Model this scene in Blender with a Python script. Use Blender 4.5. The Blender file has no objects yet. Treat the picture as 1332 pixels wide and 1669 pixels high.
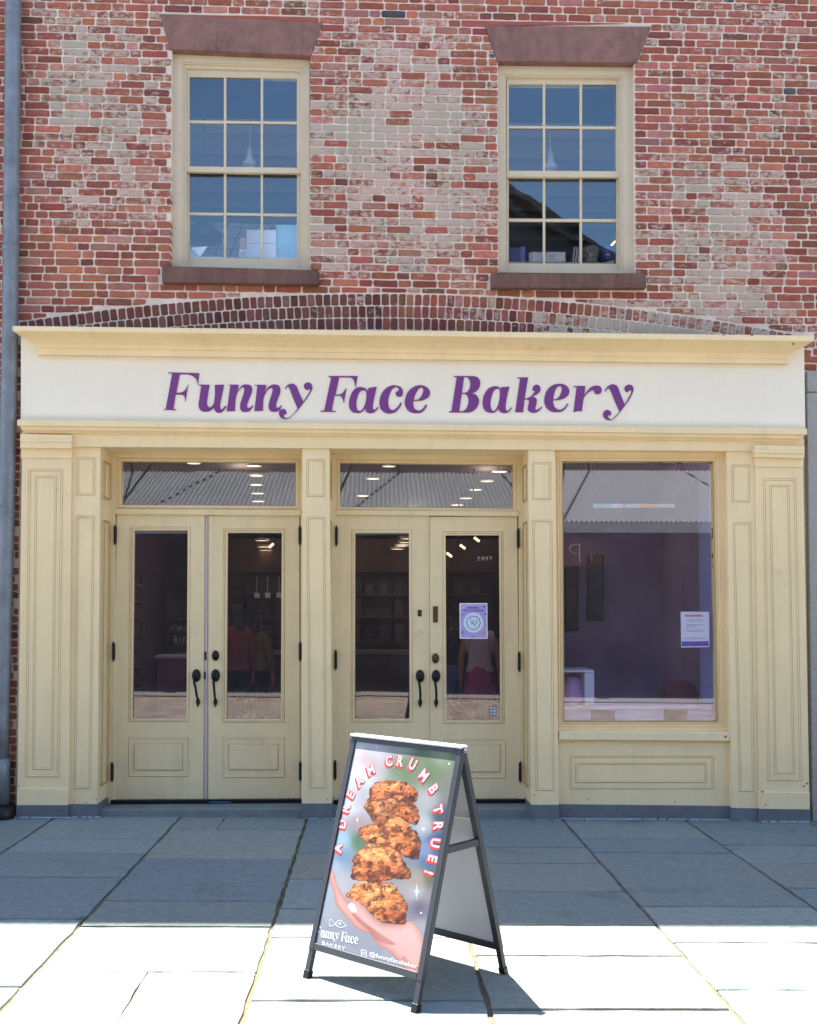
import bpy, bmesh, math, random
import numpy as np
from mathutils import Vector, Matrix, noise
R_ = math.radians
random.seed(7)
sc = bpy.context.scene
COL = sc.collection

# ------------------------------------------------------------------ camera
FPX = 1755.0; PSI = R_(1.829); TH = R_(2.0)
CAM = Vector((0, -9.0, 1.759))
Fv = Vector((math.sin(PSI)*math.cos(TH), math.cos(PSI)*math.cos(TH), math.sin(TH)))
Rv = Vector((math.cos(PSI), -math.sin(PSI), 0)); Uv = Rv.cross(Fv)
OY = 993 - FPX*math.tan(TH)
cd = bpy.data.cameras.new('camera'); cam = bpy.data.objects.new('camera', cd); COL.objects.link(cam)
cam.location = CAM; cam.rotation_euler = (R_(90)+TH, 0, -PSI)
cd.sensor_fit = 'VERTICAL'; cd.sensor_height = 24; cd.sensor_width = 24*1332/1669
cd.lens = FPX/1669*24; cd.shift_x = 0; cd.shift_y = (OY-834.5)/1669
cd.clip_end = 2000; cd.clip_start = .05
sc.camera = cam
# ------------------------------------------------------------------ light
SUN = Vector((-.286, .232, 1.0)).normalized()
w = bpy.data.worlds.new('World'); sc.world = w; w.use_nodes = True
nt = w.node_tree; bg = nt.nodes['Background']
sky = nt.nodes.new('ShaderNodeTexSky'); sky.sky_type = 'NISHITA'; sky.sun_disc = False
sky.sun_elevation = math.asin(SUN.z); sky.sun_rotation = math.atan2(SUN.x, SUN.y) % (2*math.pi)
sky.air_density = 1.0; sky.dust_density = .6; sky.ozone_density = 1.6
nt.links.new(sky.outputs[0], bg.inputs[0]); bg.inputs[1].default_value = .09
sl = bpy.data.lights.new('sun', 'SUN'); sl.energy = 5.0; sl.angle = R_(.53); sl.color = (1, .95, .87)
so = bpy.data.objects.new('sun', sl); COL.objects.link(so)
so.rotation_euler = SUN.to_track_quat('Z', 'Y').to_euler(); so.location = (-6, 6, 20)
sc.view_settings.view_transform = 'Standard'; sc.view_settings.look = 'None'
sc.view_settings.exposure = 2.4; sc.view_settings.gamma = 1
sc.cycles.max_bounces = 8; sc.cycles.transparent_max_bounces = 12

# ------------------------------------------------------------------ helpers
def ray(x, y): return Fv*FPX + Rv*(x-666) - Uv*(y-OY)
def W(x, y, Y):
    r = ray(x, y); return CAM + r*((Y-CAM.y)/r.y)
GZ0, GSL = .014, .0116
def gz(X): return GZ0 - GSL*max(-12, min(12, X))
def G(x, y):
    r = ray(x, y); t = (GZ0 - GSL*CAM.x - CAM.z)/(r.z + GSL*r.x); return CAM + r*t
def PX(p):
    d = Vector(p)-CAM; z = d.dot(Fv); return 666+FPX*d.dot(Rv)/z, OY-FPX*d.dot(Uv)/z
def plane_hit(x, y, o, n):
    r = ray(x, y); return CAM + r*((o-CAM).dot(n)/r.dot(n))
def s2l(c):
    return tuple(((v/255)/12.92 if v/255 <= .04045 else ((v/255+.055)/1.055)**2.4) for v in c)

def link(name, me, mat=None, parent=None, bevel=0, smooth=False):
    o = bpy.data.objects.new(name, me); COL.objects.link(o)
    if mat:
        for m in (mat if isinstance(mat, (list, tuple)) else [mat]): me.materials.append(m)
    if parent:
        o.parent = parent
        wp = Vector(parent.location)
        if parent.parent: wp = Vector((0, 0, 0)) + Vector(parent.parent.location)*0 + wp
        base = parent.get('_o', None)
        off = Vector(base) if base is not None else Vector((0, 0, 0))
        o.matrix_parent_inverse = Matrix.Translation(-off)
        o['_o'] = [0.0, 0.0, 0.0]
    if bevel:
        b = o.modifiers.new('Bevel', 'BEVEL'); b.width = bevel; b.segments = 1; b.limit_method = 'ANGLE'; b.angle_limit = R_(40)
    if smooth: me.polygons.foreach_set('use_smooth', [True]*len(me.polygons))
    return o
def thing(name, label, cat, loc=(0, 0, 0), group=None, kind=None):
    o = bpy.data.objects.new(name, None); COL.objects.link(o); o.location = loc; o['_o'] = list(loc)
    o['label'] = label; o['category'] = cat
    if group: o['group'] = group
    return o
def tag(o, label=None, cat=None, group=None, kind=None):
    if label: o['label'] = label
    if cat: o['category'] = cat
    if group: o['group'] = group
    if kind: o['kind'] = kind
    return o

class MB:
    """collects world-space polygons; builds one mesh object"""
    def __init__(s): s.v = []; s.f = []; s.c = []; s.m = []
    def poly(s, pts, col=None, mi=0):
        n = len(s.v); s.v += [tuple(p) for p in pts]; s.f.append(tuple(range(n, n+len(pts)))); s.c.append(col); s.m.append(mi)
    def mesh(s, verts, faces, col=None, mi=0):
        n = len(s.v); s.v += [tuple(p) for p in verts]
        for f in faces: s.f.append(tuple(i+n for i in f)); s.c.append(col); s.m.append(mi)
    def prism(s, front, back, col=None, mi=0):
        n = len(front)
        fs = [tuple(range(n)), tuple(range(2*n-1, n-1, -1))] + [(i, i+n, (i+1) % n+n, (i+1) % n) for i in range(n)]
        s.mesh(list(front)+list(back), fs, col, mi)
    def pq(s, pxs, Yf, Yb, col=None, mi=0):          # polygon traced on the plane Yf, extruded straight back
        fr = [W(x, y, Yf) for x, y in pxs]; s.prism(fr, [Vector((p.x, Yb, p.z)) for p in fr], col, mi)
    def ring(s, out, inn, Yf, Yb, col=None, mi=0):
        o = [W(x, y, Yf) for x, y in out]; i = [W(x, y, Yf) for x, y in inn]
        ob = [Vector((p.x, Yb, p.z)) for p in o]; ib = [Vector((p.x, Yb, p.z)) for p in i]
        n = len(o); V = o+i+ob+ib; fs = []
        for k in range(n):
            l = (k+1) % n
            fs += [(k, l, l+n, k+n), (k+2*n, k+3*n, l+3*n, l+2*n), (k, k+2*n, l+2*n, l), (k+n, l+n, l+3*n, k+3*n)]
        s.mesh(V, fs, col, mi)
    def box(s, a, b, col=None, mi=0):
        x0, y0, z0 = a; x1, y1, z1 = b
        s.prism([(x0, y0, z0), (x1, y0, z0), (x1, y0, z1), (x0, y0, z1)], [(x0, y1, z0), (x1, y1, z0), (x1, y1, z1), (x0, y1, z1)], col, mi)
    def tube(s, pts, rad, n=12, col=None, mi=0, cap=True):
        pts = [Vector(p) for p in pts]; rad = rad if isinstance(rad, (list, tuple)) else [rad]*len(pts)
        V = []; up = None
        for k, p in enumerate(pts):
            d = (pts[min(k+1, len(pts)-1)]-pts[max(k-1, 0)]).normalized()
            if up is None: up = d.orthogonal().normalized()
            up = (up - d*up.dot(d)).normalized(); sd = d.cross(up)
            for j in range(n):
                a = 2*math.pi*j/n; V.append(p+(up*math.cos(a)+sd*math.sin(a))*rad[k])
        fs = [(k*n+j, k*n+(j+1) % n, (k+1)*n+(j+1) % n, (k+1)*n+j) for k in range(len(pts)-1) for j in range(n)]
        if cap: fs += [tuple(range(n-1, -1, -1)), tuple(range((len(pts)-1)*n, len(pts)*n))]
        s.mesh(V, fs, col, mi)
    def ell(s, c, r, col=None, mi=0, nu=16, nv=10):
        V = []; c = Vector(c)
        for i in range(nv+1):
            t = math.pi*i/nv
            for j in range(nu):
                a = 2*math.pi*j/nu; V.append((c.x+r[0]*math.sin(t)*math.cos(a), c.y+r[1]*math.sin(t)*math.sin(a), c.z+r[2]*math.cos(t)))
        s.mesh(V, [(i*nu+j, (i+1)*nu+j, (i+1)*nu+(j+1) % nu, i*nu+(j+1) % nu) for i in range(nv) for j in range(nu)], col, mi)
    def lathe(s, c, prof, n=20, col=None, mi=0, axis='z'):
        V = []; c = Vector(c)
        for r, h in prof:
            for j in range(n):
                a = 2*math.pi*j/n
                d = (r*math.cos(a), r*math.sin(a), h) if axis == 'z' else (r*math.cos(a), h, r*math.sin(a))
                V.append(c+Vector(d))
        s.mesh(V, [(i*n+j, i*n+(j+1) % n, (i+1)*n+(j+1) % n, (i+1)*n+j) for i in range(len(prof)-1) for j in range(n)], col, mi)
    def build(s, name, mat, parent=None, bevel=0, smooth=False, weld=False):
        me = bpy.data.meshes.new(name); me.from_pydata(s.v, [], s.f); me.update()
        if any(c is not None for c in s.c):
            at = me.color_attributes.new('Col', 'FLOAT_COLOR', 'CORNER'); arr = []
            for f, c in zip(s.f, s.c): arr += list(c or (1, 1, 1, 0))*len(f)
            at.data.foreach_set('color', arr)
        o = link(name, me, mat, parent, bevel, smooth)
        if any(s.m): me.polygons.foreach_set('material_index', s.m)
        bm = bmesh.new(); bm.from_mesh(me)
        if weld: bmesh.ops.remove_doubles(bm, verts=bm.verts, dist=1e-5)
        bmesh.ops.recalc_face_normals(bm, faces=bm.faces); bm.to_mesh(me); bm.free()
        return o

def Q(x0, y0, x1, y1): return [(x0, y1), (x1, y1), (x1, y0), (x0, y0)]
def QT(xlt, xrt, yt, xlb, xrb, yb): return [(xlb, yb), (xrb, yb), (xrt, yt), (xlt, yt)]
def inset(q, d):
    cx = sum(p[0] for p in q)/4; cy = sum(p[1] for p in q)/4
    return [(x+(d if x < cx else -d), y+(d if y < cy else -d)) for x, y in q]

# ------------------------------------------------------------------ materials
def mat(name, rgb, rough=.6, metal=0, var=.0, vscale=3, bump=0, bscale=60, spec=.5, fn=None, dirt=None, linear=False, streak=0):
    m = bpy.data.materials.new(name); m.use_nodes = True; t = m.node_tree; p = t.nodes['Principled BSDF']
    c = rgb if linear else s2l(rgb)
    p.inputs['Roughness'].default_value = rough; p.inputs['Metallic'].default_value = metal
    p.inputs['Specular IOR Level'].default_value = spec
    p.inputs['Base Color'].default_value = (*c, 1)
    tc = t.nodes.new('ShaderNodeTexCoord'); out = None
    if var or dirt:
        n = t.nodes.new('ShaderNodeTexNoise'); n.inputs['Scale'].default_value = vscale; n.inputs['Detail'].default_value = 8
        n.inputs['Roughness'].default_value = .65
        t.links.new(tc.outputs['Object'], n.inputs['Vector'])
        r = t.nodes.new('ShaderNodeValToRGB'); r.color_ramp.elements[0].position = .3; r.color_ramp.elements[1].position = .7
        r.color_ramp.elements[0].color = (*[v*(1-var) for v in c], 1); r.color_ramp.elements[1].color = (*[min(1, v*(1+var)) for v in c], 1)
        t.links.new(n.outputs['Fac'], r.inputs[0]); out = r.outputs[0]
        if dirt:   # (rgb, amount, scale)
            n2 = t.nodes.new('ShaderNodeTexNoise'); n2.inputs['Scale'].default_value = dirt[2]; n2.inputs['Detail'].default_value = 12; n2.inputs['Roughness'].default_value = .75
            t.links.new(tc.outputs['Object'], n2.inputs['Vector'])
            r2 = t.nodes.new('ShaderNodeValToRGB'); r2.color_ramp.elements[0].position = .60; r2.color_ramp.elements[1].position = .72
            r2.color_ramp.elements[1].color = (dirt[1],)*3+(1,); r2.color_ramp.elements[0].color = (0, 0, 0, 1)
            t.links.new(n2.outputs['Fac'], r2.inputs[0])
            mx = t.nodes.new('ShaderNodeMix'); mx.data_type = 'RGBA'; t.links.new(r2.outputs[0], mx.inputs[0])
            t.links.new(out, mx.inputs[6]); mx.inputs[7].default_value = (*s2l(dirt[0]), 1); out = mx.outputs[2]
        if streak:
            for scl, (lo_, hi_), am in (((14, 14, .9), (.45, .75), streak), ((60, 60, 30), (.68, .74), streak*2.6), ((5, 5, 2.2), (.5, .72), streak*.9)):
                mpp = t.nodes.new('ShaderNodeMapping'); mpp.inputs['Scale'].default_value = scl; q = t.nodes.new('ShaderNodeTexNoise'); q.inputs['Scale'].default_value = 1; q.inputs['Detail'].default_value = 6; q.inputs['Roughness'].default_value = .6
                t.links.new(tc.outputs['Object'], mpp.inputs[0]); t.links.new(mpp.outputs[0], q.inputs['Vector'])
                g_ = t.nodes.new('ShaderNodeMapRange'); g_.inputs[1].default_value = lo_; g_.inputs[2].default_value = hi_; g_.inputs[3].default_value = 1; g_.inputs[4].default_value = 1-am; t.links.new(q.outputs['Fac'], g_.inputs[0])
                v2 = t.nodes.new('ShaderNodeVectorMath'); v2.operation = 'SCALE'; t.links.new(out, v2.inputs[0]); t.links.new(g_.outputs[0], v2.inputs['Scale']); out = v2.outputs[0]
        t.links.new(out, p.inputs['Base Color'])
    if bump:
        n = t.nodes.new('ShaderNodeTexNoise'); n.inputs['Scale'].default_value = bscale; n.inputs['Detail'].default_value = 6
        t.links.new(tc.outputs['Object'], n.inputs['Vector'])
        b = t.nodes.new('ShaderNodeBump'); b.inputs['Strength'].default_value = bump; b.inputs['Distance'].default_value = .01
        t.links.new(n.outputs['Fac'], b.inputs['Height']); t.links.new(b.outputs[0], p.inputs['Normal'])
    return m
def emit(name, rgb, st):
    m = bpy.data.materials.new(name); m.use_nodes = True; p = m.node_tree.nodes['Principled BSDF']
    p.inputs['Base Color'].default_value = (*s2l(rgb), 1); p.inputs['Emission Color'].default_value = (*s2l(rgb), 1); p.inputs['Emission Strength'].default_value = st
    return m
def glass(name, refl, tint=(1, 1, 1), wavy=0, film=None, refl_tint=(1, 1, 1)):
    m = bpy.data.materials.new(name); m.use_nodes = True; t = m.node_tree; t.nodes.remove(t.nodes['Principled BSDF'])
    out = t.nodes['Material Output']; tr = t.nodes.new('ShaderNodeBsdfTransparent'); tr.inputs[0].default_value = (*tint, 1)
    gl = t.nodes.new('ShaderNodeBsdfGlossy'); gl.inputs['Roughness'].default_value = .0; gl.inputs[0].default_value = (*refl_tint, 1)
    mx = t.nodes.new('ShaderNodeMixShader'); fr = t.nodes.new('ShaderNodeFresnel'); fr.inputs[0].default_value = 1.5
    ma = t.nodes.new('ShaderNodeMath'); ma.operation = 'ADD'; ma.inputs[1].default_value = refl; ma.use_clamp = True
    t.links.new(fr.outputs[0], ma.inputs[0]); t.links.new(ma.outputs[0], mx.inputs[0])
    t.links.new(tr.outputs[0], mx.inputs[1]); t.links.new(gl.outputs[0], mx.inputs[2]); last = mx.outputs[0]
    if wavy:
        tc = t.nodes.new('ShaderNodeTexCoord'); n = t.nodes.new('ShaderNodeTexNoise'); n.inputs['Scale'].default_value = 3.5; n.inputs['Detail'].default_value = 1
        b = t.nodes.new('ShaderNodeBump'); b.inputs['Strength'].default_value = wavy; b.inputs['Distance'].default_value = .01
        t.links.new(tc.outputs['Object'], n.inputs['Vector']); t.links.new(n.outputs['Fac'], b.inputs['Height']); t.links.new(b.outputs[0], gl.inputs['Normal'])
    if film:   # fine dust on the outer face: a thin diffuse veil, patchy
        tc = t.nodes.new('ShaderNodeTexCoord'); n = t.nodes.new('ShaderNodeTexNoise'); n.inputs['Scale'].default_value = 5; n.inputs['Detail'].default_value = 6
        t.links.new(tc.outputs['Object'], n.inputs['Vector'])
        d = t.nodes.new('ShaderNodeBsdfDiffuse'); d.inputs[0].default_value = (.6, .6, .62, 1)
        mm = t.nodes.new('ShaderNodeMath'); mm.operation = 'MULTIPLY'; mm.inputs[1].default_value = film; t.links.new(n.outputs['Fac'], mm.inputs[0])
        m2 = t.nodes.new('ShaderNodeMixShader'); t.links.new(mm.outputs[0], m2.inputs[0]); t.links.new(last, m2.inputs[1]); t.links.new(d.outputs[0], m2.inputs[2]); last = m2.outputs[0]
    t.links.new(last, out.inputs[0]); return m
def attr_mat(name, rough=.85, wear=False, stain=False, bump=.4, bscale=70, mul=None, spec=.3):
    """colour comes from the per-face attribute; alpha is how much old render still sticks"""
    m = bpy.data.materials.new(name); m.use_nodes = True; t = m.node_tree; p = t.nodes['Principled BSDF']
    p.inputs['Roughness'].default_value = rough; p.inputs['Specular IOR Level'].default_value = spec
    a = t.nodes.new('ShaderNodeAttribute'); a.attribute_name = 'Col'; tc = t.nodes.new('ShaderNodeTexCoord')
    n = t.nodes.new('ShaderNodeTexNoise'); n.inputs['Scale'].default_value = 22; n.inputs['Detail'].default_value = 10; n.inputs['Roughness'].default_value = .7
    t.links.new(tc.outputs['Object'], n.inputs['Vector'])
    h = t.nodes.new('ShaderNodeMapRange'); h.inputs[1].default_value = .25; h.inputs[2].default_value = .75; h.inputs[3].default_value = .72; h.inputs[4].default_value = 1.3
    t.links.new(n.outputs['Fac'], h.inputs[0])
    mv = t.nodes.new('ShaderNodeVectorMath'); mv.operation = 'SCALE'; t.links.new(a.outputs['Color'], mv.inputs[0]); t.links.new(h.outputs[0], mv.inputs['Scale'])
    out = mv.outputs[0]; hgt = n.outputs['Fac']
    if wear:
        n2 = t.nodes.new('ShaderNodeTexNoise'); n2.inputs['Scale'].default_value = 24; n2.inputs['Detail'].default_value = 12; n2.inputs['Roughness'].default_value = .72
        mp = t.nodes.new('ShaderNodeMapping'); mp.inputs['Scale'].default_value = (.8, 1, 1.3)
        t.links.new(tc.outputs['Object'], mp.inputs[0]); t.links.new(mp.outputs[0], n2.inputs['Vector'])
        # mask = smoothstep(noise + alpha - 1)
        ad = t.nodes.new('ShaderNodeMath'); ad.operation = 'ADD'; t.links.new(n2.outputs['Fac'], ad.inputs[0]); t.links.new(a.outputs['Alpha'], ad.inputs[1])
        mr = t.nodes.new('ShaderNodeMapRange'); mr.inputs[1].default_value = .96; mr.inputs[2].default_value = 1.06; t.links.new(ad.outputs[0], mr.inputs[0])
        n3 = t.nodes.new('ShaderNodeTexNoise'); n3.inputs['Scale'].default_value = 1.6; n3.inputs['Detail'].default_value = 5; t.links.new(tc.outputs['Object'], n3.inputs['Vector'])
        cr = t.nodes.new('ShaderNodeValToRGB'); cr.color_ramp.elements[0].position = .38; cr.color_ramp.elements[1].position = .62
        cr.color_ramp.elements[0].color = (*s2l((168, 156, 136)), 1); cr.color_ramp.elements[1].color = (*s2l((190, 162, 148)), 1)
        t.links.new(n3.outputs['Fac'], cr.inputs[0])
        mx = t.nodes.new('ShaderNodeMix'); mx.data_type = 'RGBA'; t.links.new(mr.outputs[0], mx.inputs[0]); t.links.new(out, mx.inputs[6]); t.links.new(cr.outputs[0], mx.inputs[7]); out = mx.outputs[2]
    if stain:
        for sc_, lo_, hi_, amt in ((1.1, .56, .70, .35), (7, .62, .72, .30), (38, .66, .74, .45)):
            q = t.nodes.new('ShaderNodeTexNoise'); q.inputs['Scale'].default_value = sc_; q.inputs['Detail'].default_value = 9; q.inputs['Roughness'].default_value = .7
            mpp = t.nodes.new('ShaderNodeMapping'); mpp.inputs['Scale'].default_value = (1, 1.5, 1); mpp.inputs['Location'].default_value = (sc_, 3, 0)
            t.links.new(tc.outputs['Object'], mpp.inputs[0]); t.links.new(mpp.outputs[0], q.inputs['Vector'])
            g_ = t.nodes.new('ShaderNodeMapRange'); g_.inputs[1].default_value = lo_; g_.inputs[2].default_value = hi_; g_.inputs[3].default_value = 1; g_.inputs[4].default_value = 1-amt
            t.links.new(q.outputs['Fac'], g_.inputs[0]); v2 = t.nodes.new('ShaderNodeVectorMath'); v2.operation = 'SCALE'; t.links.new(out, v2.inputs[0]); t.links.new(g_.outputs[0], v2.inputs['Scale']); out = v2.outputs[0]
    t.links.new(out, p.inputs['Base Color'])
    n4 = t.nodes.new('ShaderNodeTexNoise'); n4.inputs['Scale'].default_value = bscale; n4.inputs['Detail'].default_value = 8; t.links.new(tc.outputs['Object'], n4.inputs['Vector'])
    b = t.nodes.new('ShaderNodeBump'); b.inputs['Strength'].default_value = bump; b.inputs['Distance'].default_value = .006
    t.links.new(n4.outputs['Fac'], b.inputs['Height']); t.links.new(b.outputs[0], p.inputs['Normal'])
    return m

M = {}
M['cream'] = mat('cream_paint', (238, 211, 163), .5, var=.05, vscale=2.2, bump=.12, bscale=45, dirt=((176, 152, 112), .5, 1.7), spec=.35, streak=.05)
M['door'] = mat('door_paint', (228, 205, 160), .48, var=.05, vscale=2.5, bump=.1, bscale=50, dirt=((166, 148, 112), .5, 2.1), spec=.35, streak=.07)
M['caulk'] = mat('yellowed_caulk', (182, 150, 92), .7, var=.1, vscale=9)
M['fascia'] = mat('ivory_fascia', (238, 226, 204), .5, var=.03, vscale=1.2, bump=.06, bscale=25, dirt=((205, 197, 186), .4, .9), spec=.3, streak=.025)
M['purple'] = mat('purple_vinyl', (116, 50, 122), .45)
M['wwood'] = mat('window_paint', (204, 187, 158), .5, var=.05, vscale=4, bump=.12, bscale=60, dirt=((165, 155, 130), .4, 3), spec=.35)
M['brown'] = mat('brownstone', (138, 102, 92), .85, var=.2, vscale=9, bump=.5, bscale=90, dirt=((96, 62, 58), .8, 4), spec=.2, streak=.25)
M['brown2'] = mat('brownstone_sill', (116, 86, 76), .85, var=.15, vscale=6, bump=.5, bscale=90, dirt=((150, 120, 110), .5, 7), spec=.2, streak=.3)
M['blue_stone'] = mat('painted_plinth', (104, 106, 108), .7, var=.16, vscale=6, bump=.3, bscale=60, spec=.3)
M['black'] = mat('black_iron', (26, 26, 28), .38, metal=.4, var=.1, vscale=40)
M['bronze'] = mat('old_bronze', (96, 74, 52), .5, metal=.6, var=.2, vscale=60)
M['frame'] = mat('black_aluminium', (50, 51, 56), .42, metal=.3, var=.05, vscale=10)
M['lilac'] = mat('lilac_seal', (184, 174, 182), .5)
M['galv'] = mat('galvanised_steel', (122, 126, 130), .5, metal=.3, var=.25, vscale=7, bump=.15, bscale=14, dirt=((84, 90, 98), .7, 5))
M['mortar'] = mat('lime_mortar', (224, 206, 188), .95, var=.14, vscale=6, bump=.8, bscale=110, spec=.1)
M['brick'] = attr_mat('old_brick', wear=True)
M['arch'] = attr_mat('arch_brick', wear=True)
M['slab'] = attr_mat('bluestone', rough=.7, stain=True, bump=.5, bscale=35, spec=.4)
M['step'] = mat('step_stone', (112, 118, 116), .75, var=.22, vscale=4, bump=.4, bscale=40, dirt=((70, 72, 70), .6, 3))
M['joint'] = mat('joint_sand', (98, 90, 70), .95, var=.4, vscale=20, bump=.6, bscale=120)
M['stone'] = mat('granite', (160, 156, 148), .8, var=.12, vscale=30, bump=.5, bscale=120)
M['white'] = mat('white_paint', (222, 222, 228), .5)
M['glass'] = glass('door_glass', .12, film=.05)
M['glass_t'] = glass('transom_glass', .12, film=.05, wavy=.02)
M['glass_s'] = glass('shop_glass', .15, film=.07)
M['glass_u'] = glass('old_glass', .10, wavy=.06, film=.015, refl_tint=(.72, .9, 1))  # blue tint put into the reflection to deepen the mirrored sky
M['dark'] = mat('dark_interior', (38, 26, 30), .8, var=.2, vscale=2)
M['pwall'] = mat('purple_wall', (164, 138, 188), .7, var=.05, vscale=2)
M['lwall'] = mat('lilac_wall', (150, 150, 205), .6)
M['ceilw'] = mat('off_white_ceiling', (236, 232, 226), .7)
M['lamp'] = emit('lamp_glow', (255, 222, 178), .45)

# ------------------------------------------------------------------ brick wall
YW = .12
rnd = random.Random(3)
def bcol(rng, dark=0):
    t = rng.random()
    if t < .50: c = (148, 84, 66)
    elif t < .68: c = (130, 70, 56)
    elif t < .82: c = (160, 94, 74)
    elif t < .88: c = (122, 72, 58)
    elif t < .997: c = (160, 106, 92)
    else: c = (74, 72, 76)
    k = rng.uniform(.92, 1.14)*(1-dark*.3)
    return tuple(max(0, min(255, v*k+rng.uniform(-6, 6))) for v in c)
def wear_at(X, Z):
    x, y = PX((X, YW, Z))
    def blob(cx, cy, rx, ry, a): return a*math.exp(-(((x-cx)/rx)**2+((y-cy)/ry)**2)**1.5)
    v = .38
    v += blob(150, 210, 130, 200, .24) + blob(655, 190, 130, 230, .26) + blob(1150, 430, 180, 130, .20) + blob(1190, 220, 170, 220, .10)
    v += blob(560, 330, 110, 160, .16) + blob(740, 330, 90, 190, .18) + blob(300, -40, 300, 60, .05) + blob(1150, 520, 160, 60, .20) + blob(860, 560, 60, 30, .1)
    v -= blob(150, 450, 190, 70, .22) + blob(1080, 180, 40, 140, .12) + blob(1290, 400, 40, 240, .16) + blob(800, 20, 320, 35, .14) + blob(420, 465, 300, 16, .3) + blob(930, 478, 160, 10, .3)+blob(20, 700, 60, 700, .3)
    v = min(v, .38+(v-.38)*.55) if v > .38 else v
    return v + .10*noise.noise(Vector((X*1.7, 0, Z*2.1)))
# openings on the wall plane (photo pixels -> X,Z)
def wz(x, y): p = W(x, y, YW); return p.x, p.z
WIN = [dict(out=[(279, 436), (505, 441), (505, 97), (280, 88)], lt=[(260, 22), (526, 37), (507, 90), (277, 80)], sill=[(264, 433), (520, 440), (520, 463), (264, 460)]),
       dict(out=[(813, 444), (1036, 446), (1034, 106), (812, 104)], lt=[(791, 42), (1062, 43), (1039, 102), (811, 99)], sill=[(801, 444.5), (1053, 445), (1054, 469), (801, 469)])]
def arch_circle():
    (x1, z1), (x2, z2), (x3, z3) = wz(36, 524), wz(672, 479), wz(1314, 549)
    A = np.array([[2*(x2-x1), 2*(z2-z1)], [2*(x3-x1), 2*(z3-z1)]]); b = np.array([x2*x2-x1*x1+z2*z2-z1*z1, x3*x3-x1*x1+z3*z3-z1*z1])
    c = np.linalg.solve(A, b); return c[0], c[1], math.hypot(x1-c[0], z1-c[1]), x1, x3
AX, AZ, AR, AX0, AX1 = arch_circle()
def extr(X): return AZ+math.sqrt(max(0, AR*AR-(X-AX)**2))
SHX0, SHX1 = W(34, 600, YW).x, W(1311, 600, YW).x
SHZ = W(600, 560, YW).z
STX = W(1312, 700, YW).x; STZ = W(1320, 606, YW).z
def edges_at(poly, z):
    xs = []
    n = len(poly)
    for i in range(n):
        (xa, za), (xb, zb) = poly[i], poly[(i+1) % n]
        if (za-z)*(zb-z) <= 0 and abs(za-zb) > 1e-6: xs.append(xa+(xb-xa)*(z-za)/(zb-za))
    return (min(xs), max(xs)) if len(xs) >= 2 else None
blocks = []
for wn in WIN:
    for k in ('lt', 'sill'): blocks.append([wz(*p) for p in wn[k]])
    o = wn['out']; blocks.append([wz(o[0][0], o[0][1]+12), wz(o[1][0], o[1][1]+12), wz(o[2][0], o[2][1]-22), wz(o[3][0], o[3][1]-22)])
BZ0, PITCH, BSLOPE = -.05, .0672, .0068
def brick(mb, quad, col, wear, depth=.03, prot=None, rng=rnd):
    """quad: BL BR TR TL in X,Z"""
    prot = rng.uniform(0, .0045) if prot is None else prot
    pts = []
    for i in range(4):
        a = Vector((quad[i][0], 0, quad[i][1])); b = Vector((quad[(i+1) % 4][0], 0, quad[(i+1) % 4][1])); L = (b-a).length
        d = (b-a)/max(L, 1e-6); r = min(.008, L*.2)
        pts.append(a+d*r); nn = 1 if L < .12 else 2
        for j in range(1, nn+1):
            pts.append(a+(b-a)*(j/(nn+1)))
        pts.append(b-d*r)
    c = sum(pts, Vector())/len(pts)
    jit = [Vector((rng.uniform(-1, 1), 0, rng.uniform(-1, 1)))*.0026 for _ in pts]
    o = [p+j for p, j in zip(pts, jit)]
    fr = []
    for p in o:
        d = c-p; fr.append(p+Vector((.0035 if d.x > 0 else -.0035, 0, .003 if d.z > 0 else -.003)))
    y0 = YW-prot; F = [Vector((p.x, y0+rng.uniform(0, .0015), p.z)) for p in fr]; B = [Vector((p.x, YW+.004, p.z)) for p in o]; BB = [Vector((p.x, YW+depth, p.z)) for p in o]
    n = len(o); V = F+B+BB
    fs = [tuple(range(n))]+[(i, i+n, (i+1) % n+n, (i+1) % n) for i in range(n)]+[(i+n, i+2*n, (i+1) % n+2*n, (i+1) % n+n) for i in range(n)]
    mb.mesh(V, fs, (*s2l(col), wear), 0)
bw = MB(); X0, X1 = -5.4, 5.8
row = 0
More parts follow.
